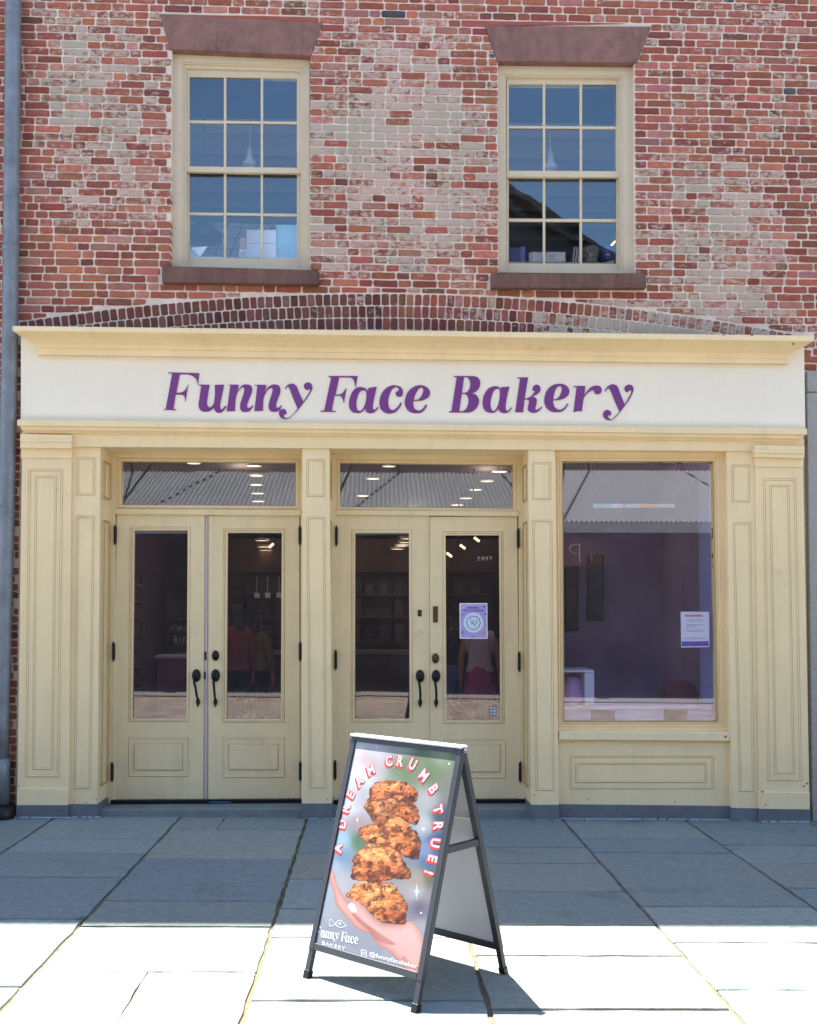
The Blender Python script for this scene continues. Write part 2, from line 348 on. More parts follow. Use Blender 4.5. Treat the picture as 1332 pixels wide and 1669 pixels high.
while True:
    za = BZ0+row*PITCH
    if za > 8.0: break
    def zc(x, t): return za+t*(PITCH-.0135)-BSLOPE*x+.004*math.sin(x*.9+row*.05)
    zm = za-BSLOPE*0+.02
    segs = [(X0, X0, X1, X1)]      # (x left bottom, x left top, x right bottom, x right top)
    def cut(segs, a, b):           # a=(lo,hi) bottom, b=(lo,hi) top
        out = []
        for s in segs:
            if a[1] <= s[0] or a[0] >= s[2]: out.append(s); continue
            if a[0]-s[0] > .02: out.append((s[0], s[1], a[0], b[0], s[4] if len(s) > 4 else 0, 1))
            if s[2]-a[1] > .02: out.append((a[1], b[1], s[2], s[3], 1, s[5] if len(s) > 5 else 0))
        return out
    for bp in blocks:
        cx = sum(p[0] for p in bp)/4
        e0 = edges_at(bp, zc(cx, .05)); e1 = edges_at(bp, zc(cx, .95)); em = edges_at(bp, zc(cx, .5))
        if em is None: continue
        e0 = e0 or em; e1 = e1 or em
        segs = cut(segs, (e0[0]-.006, e0[1]+.006), (e1[0]-.006, e1[1]+.006))
    if zc(SHX0, .5) < SHZ: segs = cut(segs, (SHX0, SHX1), (SHX0, SHX1))
    if zc(4, .5) < STZ: segs = cut(segs, (STX, 9), (STX, 9))
    for s in segs:
        sl_, sr_ = (s[4], s[5]) if len(s) > 4 else (0, 0)
        L = s[2]-s[0]; x = s[0]+(-rnd.uniform(0, .28) if not sl_ else 0); head = row % 2 == 0
        widths = []; xx = x
        while xx < s[2]:
            wd = (.098 if head else .203)+rnd.uniform(-.010, .010); head = not head
            if rnd.random() < .06: head = not head
            widths.append((xx, min(xx+wd, s[2]))); xx += wd+rnd.uniform(.012, .017)
        for k, (a, b) in enumerate(widths):
            a2 = max(a, s[0])
            if b-a2 < .03: continue
            fl = (a2-s[0]) < .005; frr = (s[2]-b) < .005
            xlb, xlt = (s[0], s[1]) if fl else (a2, a2); xrb, xrt = (s[2], s[3]) if frr else (b, b)
            zb0, zb1, zt0, zt1 = zc(a2, 0), zc(b, 0), zc(a2, 1), zc(b, 1)
            if AX0-.02 < (a2+b)/2 < AX1+.02:
                e0, e1 = extr(a2)+.013, extr(b)+.013
                if min(zt0-e0, zt1-e1) < .018: continue
                zb0 = max(zb0, e0); zb1 = max(zb1, e1)
            if zt0-zb0 < .018: continue
            wv = wear_at((a2+b)/2, za)+rnd.choice([-.16, -.06, 0, 0, .03, .06, .12])
            near = (fl and sl_) or (frr and sr_)
            brick(bw, [(xlb, zb0), (xrb, zb1), (xrt, zt1), (xlt, zt0)], bcol(rnd), wv, depth=.12 if near else .02)
    row += 1
ab = MB(); RH = .098
for ring in range(4):
    r1 = AR-.004-ring*(RH+.006); r0 = r1-RH+.004
    t0 = math.asin((AX0-AX)/AR)-.002; t1 = math.asin((AX1-AX)/AR)+.001; t = t0+rnd.uniform(0, .002)
    while t < t1:
        wd = (.056+rnd.uniform(-.004, .006))/AR
        def pt(a, r): return (AX+math.sin(a)*r, AZ+math.cos(a)*r)
        q = [pt(t, r0), pt(t+wd, r0), pt(t+wd, r1), pt(t, r1)]
        if q[2][1] > SHZ-.1:
            xm, zm2 = q[0]; pxx, _ = PX((xm, YW, zm2))
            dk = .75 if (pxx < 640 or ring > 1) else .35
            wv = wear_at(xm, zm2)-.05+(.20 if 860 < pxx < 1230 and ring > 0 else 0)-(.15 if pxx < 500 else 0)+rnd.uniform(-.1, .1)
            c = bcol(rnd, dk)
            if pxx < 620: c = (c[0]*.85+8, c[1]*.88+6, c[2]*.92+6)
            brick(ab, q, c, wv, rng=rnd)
        t += wd+rnd.uniform(.011, .015)/AR

bld = thing('brick_building', 'old red brick building with patchy remains of pale render above the cream shopfront', 'building', (0, YW, 0))
bw.build('brick_wall', M['brick'], bld)
ab.build('brick_arch', M['arch'], bld)
# masonry core (mortar face just behind the bricks) pierced for windows and shopfront
core = MB()
def core_cells():
    ops = []
    for wn in WIN:
        p = [wz(*q) for q in wn['out']]
        ops.append((min(p[0][0], p[3][0]), max(p[1][0], p[2][0]), p[0][1]-.06, max(p[2][1], p[3][1])+.07))
    ops.append((SHX0+.03, SHX1-.03, -.5, SHZ-.25))
    xs = sorted({-9, STX, *[o[0] for o in ops], *[o[1] for o in ops]}); zs = sorted({-.3, 11.799, STZ, *[o[2] for o in ops], *[o[3] for o in ops]})
    if 9 not in xs: xs.append(9)
    for i in range(len(xs)-1):
        for j in range(len(zs)-1):
            cx, cz = (xs[i]+xs[i+1])/2, (zs[j]+zs[j+1])/2
            if any(o[0] < cx < o[1] and o[2] < cz < o[3] for o in ops): continue
            if cx > STX and cz < STZ: continue
            yield xs[i], xs[i+1], zs[j], zs[j+1]
for a, b, c, d in core_cells(): core.box((a, YW+.0075, c), (b, YW+.33, d))
core.build('masonry_core', M['mortar'], bld, weld=False)
rf = MB(); rf.box((-9, YW+.33, 11.3), (9, 10, 11.6)); rf.box((-9.1, -.22, 11.8), (9.1, .5, 12.0)); rf.box((-9, -.10, 11.6), (9, YW, 11.798)); rf.build('roof_cornice', M['brown2'], bld)
for i, wn in enumerate(WIN):
    m = MB(); m.pq([wn['lt'][3], wn['lt'][2], wn['lt'][1], wn['lt'][0]], YW-.012, YW+.30); m.build('lintel', M['brown'], bld, bevel=.004)
    m = MB(); s = wn['sill']; m.pq([s[3], s[2], s[1], s[0]], YW-.07, YW+.2); m.build('window_sill', M['brown2'], bld, bevel=.006)

# upper windows: glass columns / rows traced
WD = [dict(o=[(279, 436), (505, 441), (505, 96), (280, 87)], i=[(297, 436), (498, 440), (497, 107), (297, 101)], s=[(304, 436), (491, 439), (490, 116), (304, 111)],
           cx=[(309, 365), (369, 425), (429, 484)], r=[(125, 196), (200, 271), (281, 346), (350, 420)], meet=(271, 281), bot=436),
      dict(o=[(813, 444), (1036, 446), (1034, 105), (812, 104)], i=[(821, 444), (1017, 445), (1015, 123), (820, 121)], s=[(826, 444), (1011, 445), (1009, 128), (825, 126)],
           cx=[(829.5, 885), (889, 945), (949, 1005)], r=[(136.5, 205), (209, 278), (289, 356), (361, 429)], meet=(278, 289), bot=444)]
for i, d in enumerate(WD):
    win = bpy.data.objects.new('window', None); COL.objects.link(win); win.parent = bld
    win.matrix_parent_inverse = Matrix.Translation(-Vector(bld['_o'])); c0 = W(sum(p[0] for p in d['o'])/4, d['bot'], YW+.08); win.location = c0; win['_o'] = list(c0)
    win['label'] = ['sash window with white boxes and a dark lampshade inside', 'sash window with a blue tin and white box on its sill'][i]
    m = MB(); m.ring(d['o'], d['i'], YW+.075, YW+.30); m.ring(inset(d['i'], -1), inset(d['i'], 3), YW+.085, YW+.2)
    m.build('casing', M['wwood'], win, bevel=.003)
    m = MB(); m.ring(inset(d['i'], 2), d['s'], YW+.10, YW+.29); m.build('inner_frame', M['wwood'], win, bevel=.002)
    xl, xr = d['s'][0][0], d['s'][1][0]; gx0, gx1 = d['cx'][0][0], d['cx'][2][1]; m0, m1 = d['meet']
    skew = (d['o'][1][1]-d['o'][0][1])*.6/(d['o'][1][0]-d['o'][0][0])
    def sk(x, y): return (x, y+(x-gx0)*skew)
    for nm, (ya, yb, ga, gb, Y, rr) in dict(upper_sash=(d['s'][3][1]-1, m1-1, d['r'][0][0], m0, YW+.125, d['r'][:2]), lower_sash=(m0+1, d['bot'], m1, d['r'][3][1], YW+.165, d['r'][2:])).items():
        m = MB()
        out = [sk(xl, yb), sk(xr, yb), sk(xr, ya), sk(xl, ya)]; inn = [sk(gx0, gb), sk(gx1, gb), sk(gx1, ga), sk(gx0, ga)]
        m.ring(out, inn, Y, Y+.038)
        for k in (0, 1):
            a, b = d['cx'][k][1], d['cx'][k+1][0]; m.pq([sk(a, gb+.5), sk(b, gb+.5), sk(b, ga-.5), sk(a, ga-.5)], Y+.004, Y+.03)
        a, b = rr[0][1], rr[1][0]
        for k in range(3):
            xa, xb = d['cx'][k]; m.pq([sk(xa-.3, b), sk(xb+.3, b), sk(xb+.3, a), sk(xa-.3, a)], Y+.005, Y+.03)
        m.build(nm, M['wwood'], win, bevel=.0015)
        g = MB()
        for k in range(3):
            for (ra, rb) in rr:
                xa, xb = d['cx'][k]; q = [sk(xa-1, rb+1), sk(xb+1, rb+1), sk(xb+1, ra-1), sk(xa-1, ra-1)]
                tl = Vector((rnd.uniform(-.002, .002), rnd.uniform(-.0015, .0015)))
                P4 = [W(x, y, Y+.018) for x, y in q]
                P4 = [Vector((p.x, p.y+tl.x*(1 if n_ in (0, 3) else -1)*.35+tl.y*(1 if n_ < 2 else -1)*.35, p.z)) for n_, p in enumerate(P4)]
                g.poly(P4)
        g.build('panes', M['glass_u'], win)

# right-hand stone pier
t = thing('stone_pier', 'grey granite pier at the right edge beside the cream shopfront', 'pier', (STX+1, 0, 0))
m = MB(); z1 = W(1320, 640, .1).z
m.box((STX, .06, -.1), (9, .44, z1-.006)); m.build('shaft', M['stone'], t, bevel=.004)
m = MB(); m.box((STX-.002, .05, z1), (9, .44, STZ-.01)); m.build('cap_block', M['stone'], t, bevel=.006)

# ------------------------------------------------------------------ shopfront
sf = thing('wooden_shopfront', 'cream painted wooden shopfront with two pairs of glazed doors and one big window', 'shopfront', (0, 0, 0))
YD = .38
def sweep(name, prof, xl, xr, Yb, mt, bevel=0):
    """prof: list of (y_left, y_right, projection) front profile top to bottom; mitred ends returning to Yb"""
    m = MB(); XL = W(xl, 600, 0).x; XR = W(xr, 600, 0).x; rings = []
    for yl, yr, p in prof:
        zl = W(xl, yl, -p).z; zr = W(xr, yr, -p).z
        rings.append([Vector((XL-p, Yb, zl)), Vector((XL-p, -p, zl)), Vector((XR+p, -p, zr)), Vector((XR+p, Yb, zr))])
    V = [v for r in rings for v in r]; n = len(rings); fs = []
    for i in range(n-1):
        for j in range(3): fs.append((i*4+j, i*4+j+1, (i+1)*4+j+1, (i+1)*4+j))
    fs.append((0, 1, 2, 3)); fs.append(((n-1)*4, (n-1)*4+1, (n-1)*4+2, (n-1)*4+3))
    fs.append(tuple(i*4 for i in range(n))+tuple(0 for _ in ()))
    m.mesh(V, [f for f in fs if len(f) > 2]); return m.build(name, mt, sf, bevel=bevel)
sweep('cornice', [(531.5, 546.5, .19), (532, 547, .205), (539, 555.5, .205), (541, 557, .195), (544, 560, .17), (551, 568, .115), (560, 577, .065), (567, 585, .045), (568, 586, .055), (578, 592.5, .052), (579.5, 594, .03), (580, 594.5, .004)], 74, 1272, .12, M['cream'])
fb = bpy.data.objects.new('sign_board', None)
m = MB(); m.pq([(34, 690), (1313, 702), (1311, 560), (34, 545)], 0, .12); fb = m.build('sign_board', M['fascia'], sf, bevel=.003); fb['label'] = 'ivory sign board with purple lettering'
sweep('lower_moulding', [(682.5, 696.5, .002), (683, 697, .06), (685, 699, .075), (693.5, 708, .075), (695, 709.5, .055), (700, 714.5, .048), (704, 718, .022), (705.5, 719.5, .018), (706, 720, .0)], 49, 1294.5, .12, M['cream'])
m = MB(); m.pq([(36, 727.5), (1311, 736), (1311, 715), (36, 701)], .0, .42); m.build('architrave', M['cream'], sf, bevel=.003)

# ---- lettering
def smooth_outline(pts, n=7):
    """pts: (x,y) smooth or (x,y,1) corner; closed"""
    N = len(pts); out = []
    P = [Vector((p[0], p[1])) for p in pts]; C = [len(p) > 2 for p in pts]
    for i in range(N):
        p1, p2 = P[i], P[(i+1) % N]
        if C[i] and C[(i+1) % N]: out.append(p1); continue
        p0 = P[i-1] if not C[i] else p1-(p2-p1)*.5*0 - (p2-p1)*0.0
        p3 = P[(i+2) % N] if not C[(i+1) % N] else p2
        if C[i]: p0 = p1
        for k in range(n):
            t = k/n; a = (2*p1+(p2-p0)*t+(2*p0-5*p1+4*p2-p3)*t*t+(3*p1-p0-3*p2+p3)*t**3)*.5; out.append(a)
    return out
c_ = lambda *a: (a[0], a[1], 1)
GL = []
def glyph(sx, ox, oy, *loops): GL.append((sx, ox, oy, loops))
glyph(9.514, 260, 595, [c_(140, 113), c_(618, 127), c_(598, 300), (580, 240), (535, 183), (470, 152), (400, 143), c_(316, 143), c_(262, 430), c_(320, 430), (375, 408), (415, 365), c_(445, 300), c_(403, 568), (395, 505), (370, 470), (330, 458), c_(252, 458), c_(216, 686), c_(260, 688), c_(255, 701), c_(66, 695), c_(70, 684), c_(98, 684), c_(200, 131), c_(142, 127)])
glyph(9.514, 260, 595, [c_(612, 303), c_(778, 305), (757, 440), (740, 560), (742, 620), (768, 653), (802, 648), (835, 610), (852, 550), (862, 450), c_(860, 308), c_(1002, 303), (975, 450), (950, 560), (940, 640), (957, 688), (985, 674), c_(1020, 632), c_(1042, 645), (1000, 700), (960, 735), (925, 741), (880, 728), (855, 695), c_(845, 662), (800, 700), (750, 722), (710, 722), (655, 712), (618, 670), (608, 600), (625, 490), c_(650, 320), c_(612, 312)])
glyph(8.325, 360, 595, [c_(108, 266), c_(243, 266), c_(228, 352), (270, 295), (310, 268), (350, 264), (400, 275), (426, 315), (422, 370), (390, 450), (362, 520), (357, 560), (375, 580), (405, 572), c_(430, 545), c_(440, 557), (415, 595), (380, 630), (320, 637), (280, 622), (262, 580), (270, 510), (300, 420), (318, 350), (312, 305), (288, 300), (255, 332), (225, 378), (205, 450), (196, 540), c_(193, 624), c_(82, 627), c_(130, 275), c_(108, 272)])
glyph(8.325, 360, 595, [c_(465, 267), c_(617, 270), c_(600, 370), (640, 305), (690, 270), (735, 264), (785, 278), (808, 320), (803, 385), (770, 470), (752, 540), (757, 575), (780, 580), (803, 565), c_(820, 541), c_(830, 552), (805, 600), (765, 630), (705, 634), (665, 615), (649, 575), (655, 510), (690, 400), (703, 345), (695, 308), (672, 312), (635, 340), (605, 388), (582, 450), (575, 540), c_(573, 621), c_(457, 625), c_(497, 279), c_(465, 274)])
glyph(8.325, 360, 595, [c_(870, 320), (902, 275), (950, 254), (1000, 262), (1035, 300), (1062, 370), c_(1120, 496), (1170, 420), (1203, 365), (1212, 330), c_(1203, 318), (1178, 338), (1145, 325), (1127, 290), (1140, 252), (1182, 236), (1224, 250), (1243, 290), (1237, 335), (1200, 403), (1130, 502), (1060, 592), (990, 665), (930, 715), (872, 733), (820, 715), (792, 670), (795, 625), (830, 598), (870, 600), (892, 635), c_(888, 668), (862, 672), (854, 690), (868, 712), (900, 718), (945, 700), (1000, 648), c_(1043, 590), (990, 470), (945, 350), (920, 300), (903, 292), c_(882, 324)])
glyph(12.11, 515, 600, [c_(253, 156), c_(827, 156), c_(790, 362), c_(772, 362), (765, 290), (737, 222), (690, 190), (620, 183), c_(462, 183), c_(388, 523), c_(440, 523), (500, 510), (550, 468), c_(592, 398), c_(605, 403), c_(552, 690), (540, 640), (520, 582), (480, 550), (430, 542), c_(370, 542), c_(315, 840), c_(390, 846), c_(386, 864), c_(93, 862), c_(98, 842), c_(165, 838), c_(303, 182), c_(255, 180)])
A1 = [c_(1040, 392), c_(1202, 366), (1165, 540), (1135, 680), (1127, 790), (1150, 825), (1188, 803), c_(1220, 763), c_(1237, 780), (1180, 850), (1120, 885), (1060, 890), (1008, 870), (982, 830), c_(974, 790), (930, 850), (870, 885), (800, 885), (720, 865), (670, 800), (653, 710), (670, 590), (720, 470), (790, 395), (870, 373), (950, 385), (1000, 420), c_(1024, 464)]
glyph(12.11, 515, 600, A1, [(945, 438), (985, 460), (998, 540), (985, 650), (950, 760), (905, 830), (865, 848), (820, 820), (802, 750), (808, 640), (835, 530), (880, 460)])
glyph(12.686, 605, 610, [c_(610, 583), c_(640, 600), (590, 690), (530, 760), (460, 800), (380, 812), (290, 795), (210, 730), (175, 630), (180, 510), (230, 380), (320, 280), (430, 232), (520, 232), (605, 260), (650, 320), (660, 390), (635, 450), (585, 468), (535, 450), (508, 410), (515, 370), c_(547, 355), (570, 320), (555, 280), (515, 266), (450, 300), (395, 390), (362, 500), (355, 610), (375, 690), (420, 738), (470, 738), (530, 695), (575, 640)])
glyph(12.686, 605, 610, [c_(1130, 623), c_(1165, 645), (1110, 730), (1040, 790), (940, 805), (830, 790), (740, 720), (700, 620), (705, 510), (760, 370), (860, 275), (960, 232), (1070, 232), (1160, 275), (1212, 340), (1218, 410), (1180, 480), (1090, 530), (1000, 548), c_(878, 554), (870, 620), (895, 700), (950, 745), (1020, 745), (1080, 700)], [c_(883, 535), (960, 525), (1020, 480), (1065, 400), (1080, 320), (1060, 278), (1030, 275), (980, 310), (920, 410)])
glyph(11.1, 725, 600, [c_(167, 142), c_(480, 145), (570, 155), (630, 210), (642, 290), (615, 370), (560, 425), c_(493, 458), (560, 480), (610, 540), (622, 610), (595, 690), (530, 765), (450, 800), c_(400, 803), c_(78, 801), c_(80, 785), c_(122, 780), c_(218, 162), c_(168, 160)], [c_(350, 166), (400, 165), (445, 205), (465, 270), (455, 350), (415, 425), (370, 445), c_(312, 445)], [c_(310, 467), (360, 464), (400, 490), (428, 550), (425, 640), (390, 730), (330, 778), c_(264, 780)])
glyph(11.1, 725, 600, [c_(1020, 348), c_(1172, 334), (1135, 480), (1110, 620), (1102, 720), (1117, 770), (1150, 768), c_(1202, 710), c_(1218, 722), (1160, 790), (1110, 812), (1050, 812), (1007, 790), (980, 760), c_(970, 732), (920, 790), (870, 808), (810, 805), (740, 775), (695, 700), (688, 600), (715, 480), (780, 380), (860, 335), (940, 330), (990, 350), c_(1017, 390)], [(965, 370), (990, 390), (1000, 450), (990, 560), (960, 680), (910, 765), (870, 772), (840, 730), (828, 640), (845, 530), (880, 430), (920, 385)])
glyph(11.583, 830, 600, [c_(155, 176), c_(358, 175), c_(292, 577), (350, 565), (400, 540), (450, 490), (480, 445), c_(486, 432), (450, 420), (440, 395), (457, 345), (510, 312), (560, 325), (592, 370), (585, 430), (545, 480), (480, 518), c_(420, 547), (470, 547), (510, 570), (523, 620), (510, 700), (495, 765), (507, 790), (540, 780), c_(615, 729), c_(630, 742), (560, 810), (500, 840), (440, 842), (380, 820), (352, 770), (365, 690), (378, 640), (365, 597), (335, 588), c_(290, 602), c_(265, 832), c_(115, 832), c_(208, 196), c_(155, 192)])
glyph(11.583, 830, 600, [c_(1100, 668), c_(1118, 685), (1060, 770), (990, 820), (900, 832), (790, 815), (700, 740), (665, 640), (675, 520), (730, 400), (820, 325), (920, 298), (1020, 303), (1100, 350), (1137, 430), (1115, 510), (1040, 570), (940, 600), c_(832, 607), (835, 670), (865, 740), (930, 785), (1000, 773), (1060, 725)], [c_(834, 590), (900, 580), (950, 530), (985, 450), (995, 380), (970, 340), (930, 345), (880, 400), (850, 490)])
glyph(11.1, 925, 610, [c_(117, 212), c_(323, 213), c_(303, 387), (370, 290), (440, 225), (520, 205), (590, 220), (620, 280), (605, 340), (555, 362), (500, 345), c_(478, 290), (435, 293), (370, 340), (320, 395), (293, 440), c_(262, 670), (190, 668), c_(110, 688), c_(168, 232), c_(118, 229)])
glyph(11.1, 925, 610, [c_(676, 308), (720, 230), (790, 186), (860, 190), (910, 230), (960, 360), c_(1037, 550), (1100, 440), (1148, 350), (1158, 305), (1145, 285), c_(1128, 287), (1085, 327), (1045, 300), (1035, 250), (1065, 205), (1115, 188), (1170, 205), (1195, 270), (1175, 345), (1110, 470), (1030, 582), (940, 702), (860, 790), (790, 832), (720, 825), (660, 780), (645, 720), (670, 665), (720, 645), (770, 665), (792, 705), c_(788, 742), (745, 745), (735, 765), (755, 800), (800, 815), (855, 775), c_(944, 682), (865, 500), (795, 330), (765, 272), (745, 252), (722, 268), c_(692, 313)])
def fill2d(name, loops2d, ext=0):
    """triangulated planar mesh with holes from 2D loops (list of list of (x,y))"""
    cu = bpy.data.curves.new(name, 'CURVE'); cu.dimensions = '2D'; cu.fill_mode = 'BOTH'; cu.extrude = ext
    for L in loops2d:
        s = cu.splines.new('POLY'); s.points.add(len(L)-1)
        for i, p in enumerate(L): s.points[i].co = (p[0], p[1], 0, 1)
        s.use_cyclic_u = True
    o = bpy.data.objects.new(name, cu); COL.objects.link(o); bpy.context.view_layer.update()
    me = bpy.data.meshes.new_from_object(o.evaluated_get(bpy.context.evaluated_depsgraph_get()))
    bpy.data.objects.remove(o); bpy.data.curves.remove(cu); return me
def text2d(s, size=1, offset=0, ext=0, shear=0, align='CENTER', space=1):
    cu = bpy.data.curves.new('t', 'FONT'); cu.body = s; cu.size = size; cu.offset = offset; cu.extrude = ext; cu.shear = shear
    cu.align_x = align; cu.align_y = 'CENTER'; cu.space_character = space; cu.resolution_u = 3
    o = bpy.data.objects.new('t', cu); COL.objects.link(o); bpy.context.view_layer.update()
    me = bpy.data.meshes.new_from_object(o.evaluated_get(bpy.context.evaluated_depsgraph_get()))
    bpy.data.objects.remove(o); bpy.data.curves.remove(cu); return me
def map_mesh(me, fn):
    for v in me.vertices: v.co = fn(v.co.x, v.co.y, v.co.z)
    me.update(); return me
for sx, ox, oy, loops in GL:
    L2 = []
    for lp in loops: L2.append([(p.x/sx+ox, -(p.y/sx+oy)) for p in smooth_outline(lp)])
    me = fill2d('letter', L2, .004)
    map_mesh(me, lambda x, y, z: (lambda p: Vector((p.x, -.004-z, p.z)))(W(x, -y, -.005)))
    link('letter', me, M['purple'], fb)

# ---- pilasters
def pilaster(body, Yf, panels, cap=None, base=None, plinth=None, side=None, lab=None):
    m = MB(); m.pq(body, Yf, .44); o = m.build('pilaster', M['cream'], sf, bevel=.003)
    if lab: o['label'] = lab
    m = MB(); mc = MB()
    for q, wpx in panels:
        m.ring(q, inset(q, wpx), Yf-.006, Yf+.004); mc.ring(inset(q, -.7), inset(q, wpx+.7), Yf-.0015, Yf+.003)
    if panels: m.build('panel_moulding', M['cream'], o, bevel=.002); mc.build('caulk_line', M['caulk'], o)
    if cap:
        for q, pr in cap: m = MB(); m.pq(q, Yf-pr, .3); m.build('capital', M['cream'], o, bevel=.003)
    if base: m = MB(); m.pq(base, Yf-.014, .3); m.build('base_block', M['cream'], o, bevel=.003)
    if plinth: m = MB(); m.pq(plinth, Yf-.016, .42); m.build('plinth', M['blue_stone'], o, bevel=.003)
    return o
def plat(q, Yf):  # clip to below ground
    return q
pilaster([(28, 1300), (112, 1300), (117, 726), (36, 726)], 0, [(QT(47, 102, 765, 42, 96, 1266), 2.4), (QT(58, 92, 776, 53, 86, 1254), 2.0)],
         cap=[([(33, 730), (116.5, 731), (117, 709), (33, 707)], .045), ([(34, 747), (117, 747), (117, 730), (35, 729)], .012), ([(33, 720), (117.5, 721), (117.5, 716), (32, 715)], .055)],
         base=[(27.5, 1313), (110.5, 1313), (111, 1286), (28, 1285)], plinth=[(26, 1340), (110, 1340), (110.5, 1312), (26, 1312)])
pilaster([(111, 1325), (158.5, 1325), (164, 724), (116, 724)], .03, [(QT(126, 154.5, 746, 126, 154, 807), 2), (QT(125.5, 153.5, 841, 121.5, 147, 1285), 2)], plinth=[(109, 1336), (159, 1336), (159.5, 1311), (110, 1311)])
pilaster([(492, 1325), (541, 1325), (537, 728), (493, 728)], .02, [(QT(500.5, 529, 749, 500.5, 529, 809), 2), (QT(500.5, 529.5, 843, 505, 531, 1284), 2)], plinth=[(491, 1336), (542, 1336), (541.5, 1310), (491.5, 1310)])
pilaster([(866, 1325), (911, 1325), (905, 732), (861, 732)], .02, [(QT(868, 897.5, 754, 868, 897.5, 814), 2), (QT(868.5, 899.5, 848, 874, 903, 1288), 2)], plinth=[(865, 1340), (912, 1340), (911.5, 1312), (865.5, 1312)])
pilaster([(1193.5, 1325), (1237, 1325), (1231, 733), (1184.5, 733)], .02, [(QT(1193.5, 1222, 758, 1193.5, 1222, 818), 2), (QT(1195, 1223.5, 852, 1206, 1229, 1290), 2)], plinth=[(1193, 1348), (1239, 1348), (1238.5, 1318), (1193, 1317)])
pilaster([(1238, 1320), (1320, 1321), (1309, 733), (1231, 733)], 0, [(QT(1244.5, 1297, 780, 1252, 1306.5, 1272), 2.4), (QT(1255, 1286, 791, 1263, 1295, 1261), 2.0)],
         cap=[([(1230, 745), (1311, 747), (1312, 727), (1231, 725)], .045), ([(1231, 761), (1310, 762), (1310, 746), (1231, 744)], .012), ([(1230, 738), (1312, 739.5), (1312, 734), (1230, 732)], .055)],
         base=[(1238, 1320), (1320.5, 1321), (1320, 1292), (1238, 1291)], plinth=[(1237, 1350), (1322, 1350), (1321.5, 1319), (1237.5, 1318)])
# panelled return faces of the recess (left pilaster's side, and the others)
for (xa, Ya, yt, yb) in ((164, .05, 744, 1290),):
    pass
def side_panels(px_front, Yf, sgn, rows):
    """panel rings on a return face running from Yf back to YD"""
    X = W(px_front, 1000, Yf).x+sgn*.004
    m = MB()
    for yt, yb in rows:
        a, b = Yf+.08, YD-.06; zt = W(px_front, yt, Yf).z; zb = W(px_front, yb, Yf).z; r = .014
        for (y0, y1, z0, z1) in ((a, b, zt-r, zt), (a, b, zb, zb+r), (a, a+r, zb+r, zt-r), (b-r, b, zb+r, zt-r)):
            m.box((X-.003, y0, z0), (X+.003, y1, z1))
    return m.build('return_moulding', M['caulk'], sf)
side_panels(164, .03, 1, [(749, 810), (846, 1284)]); side_panels(537, .02, 1, [(749, 809), (846, 1284)]); side_panels(862, .02, -1, [(754, 814), (848, 1286)])

# ---- jambs, transoms, doors
def opening(x0, x1, head_y, tr_o, tr_g, tb, foot):
    """casing around one double doorway at the back of the recess"""
    m = MB()
    m.pq([(x0-14, tr_o[1]), (x1+14, tr_o[1]+1), (x1+14, head_y-10), (x0-14, head_y-12)], YD-.03, .44)   # head
    m.build('door_head', M['door'], sf, bevel=.003)
    m = MB()
    m.pq([(x0-18, foot), (x0, foot), (x0+1, tr_o[1]), (x0-18, tr_o[1])], YD-.025, .46); m.build('door_jamb', M['door'], sf, bevel=.003); m = MB(); m.pq([(x1, foot), (x1+18, foot), (x1+18, tr_o[1]), (x1, tr_o[1])], YD-.025, .46)
    m.build('door_jamb', M['door'], sf, bevel=.003)
    m = MB(); m.pq([(x0, tb[1]), (x1, tb[1]+2.5), (x1, tb[0]+2), (x0, tb[0])], YD-.035, .46); m.build('transom_bar', M['door'], sf, bevel=.003)
    tw = bpy.data.objects.new('transom_window', None); COL.objects.link(tw); tw.parent = sf; c = W((x0+x1)/2, tb[0], YD); tw.location = c; tw['_o'] = list(c)
    m = MB(); o = [(x0, tb[0]), (x1, tb[0]+2), (x1, tr_o[1]), (x0, tr_o[1]-1.5)]
    m.ring(o, tr_g, YD-.008, .45); m.ring(inset(tr_g, -4), inset(tr_g, -1.2), YD-.016, YD); m.build('transom_frame', M['door'], tw, bevel=.002)
    m = MB(); m.ring(inset(tr_g, -1.2), inset(tr_g, .6), YD-.003, YD+.02); m.build('caulk_line', M['caulk'], tw)
    m = MB(); m.poly([W(x, y, YD+.02) for x, y in inset(tr_g, -1)]); m.build('pane', M['glass_t'], tw)
opening(187, 490, 738, (0, 746), [(198, 823), (482.5, 825), (482.5, 754), (197.5, 751.5)], (829, 838), 1322)
opening(548, 846, 742, (0, 748), [(554, 826.5), (837, 829), (836.5, 757.5), (554, 754)], (831, 839), 1322)

def handle(door, x, y, lean=0):
    m = MB(); p = W(x, y, YD-.02)
    m.lathe(p, [(.0, -.016), (.018, -.014), (.028, -.010), (.036, -.003), (.038, .004)], n=24, axis='y')
    for v_ in range(len(m.v)): a = m.v[v_]; m.v[v_] = (a[0], a[1], p.z+(a[2]-p.z)*1.45)
    m.ell(p+Vector((0, -.03, .004)), (.017, .02, .02)); m.tube([p+Vector((0, -.015, .004)), p+Vector((0, -.045, .0))], .009, 8)
    q = W(x+lean, y+42, YD-.02)
    pts = [p+Vector((-.008, -.012, -.03)), p+Vector((-.010, -.045, -.055)), p.lerp(q, .45)+Vector((-.004, -.058, 0)), p.lerp(q, .75)+Vector((0, -.05, 0)), q+Vector((0, -.022, .02)), q+Vector((0, -.008, 0))]
    m.tube(pts, [.012, .012, .0115, .010, .009, .009], 10)
    m.ell(q+Vector((0, -.006, -.004)), (.018, .010, .032)); m.ell(q+Vector((-.002, -.006, -.04)), (.007, .006, .012))
    o = m.build('handle', M['black'], door, smooth=True); return o
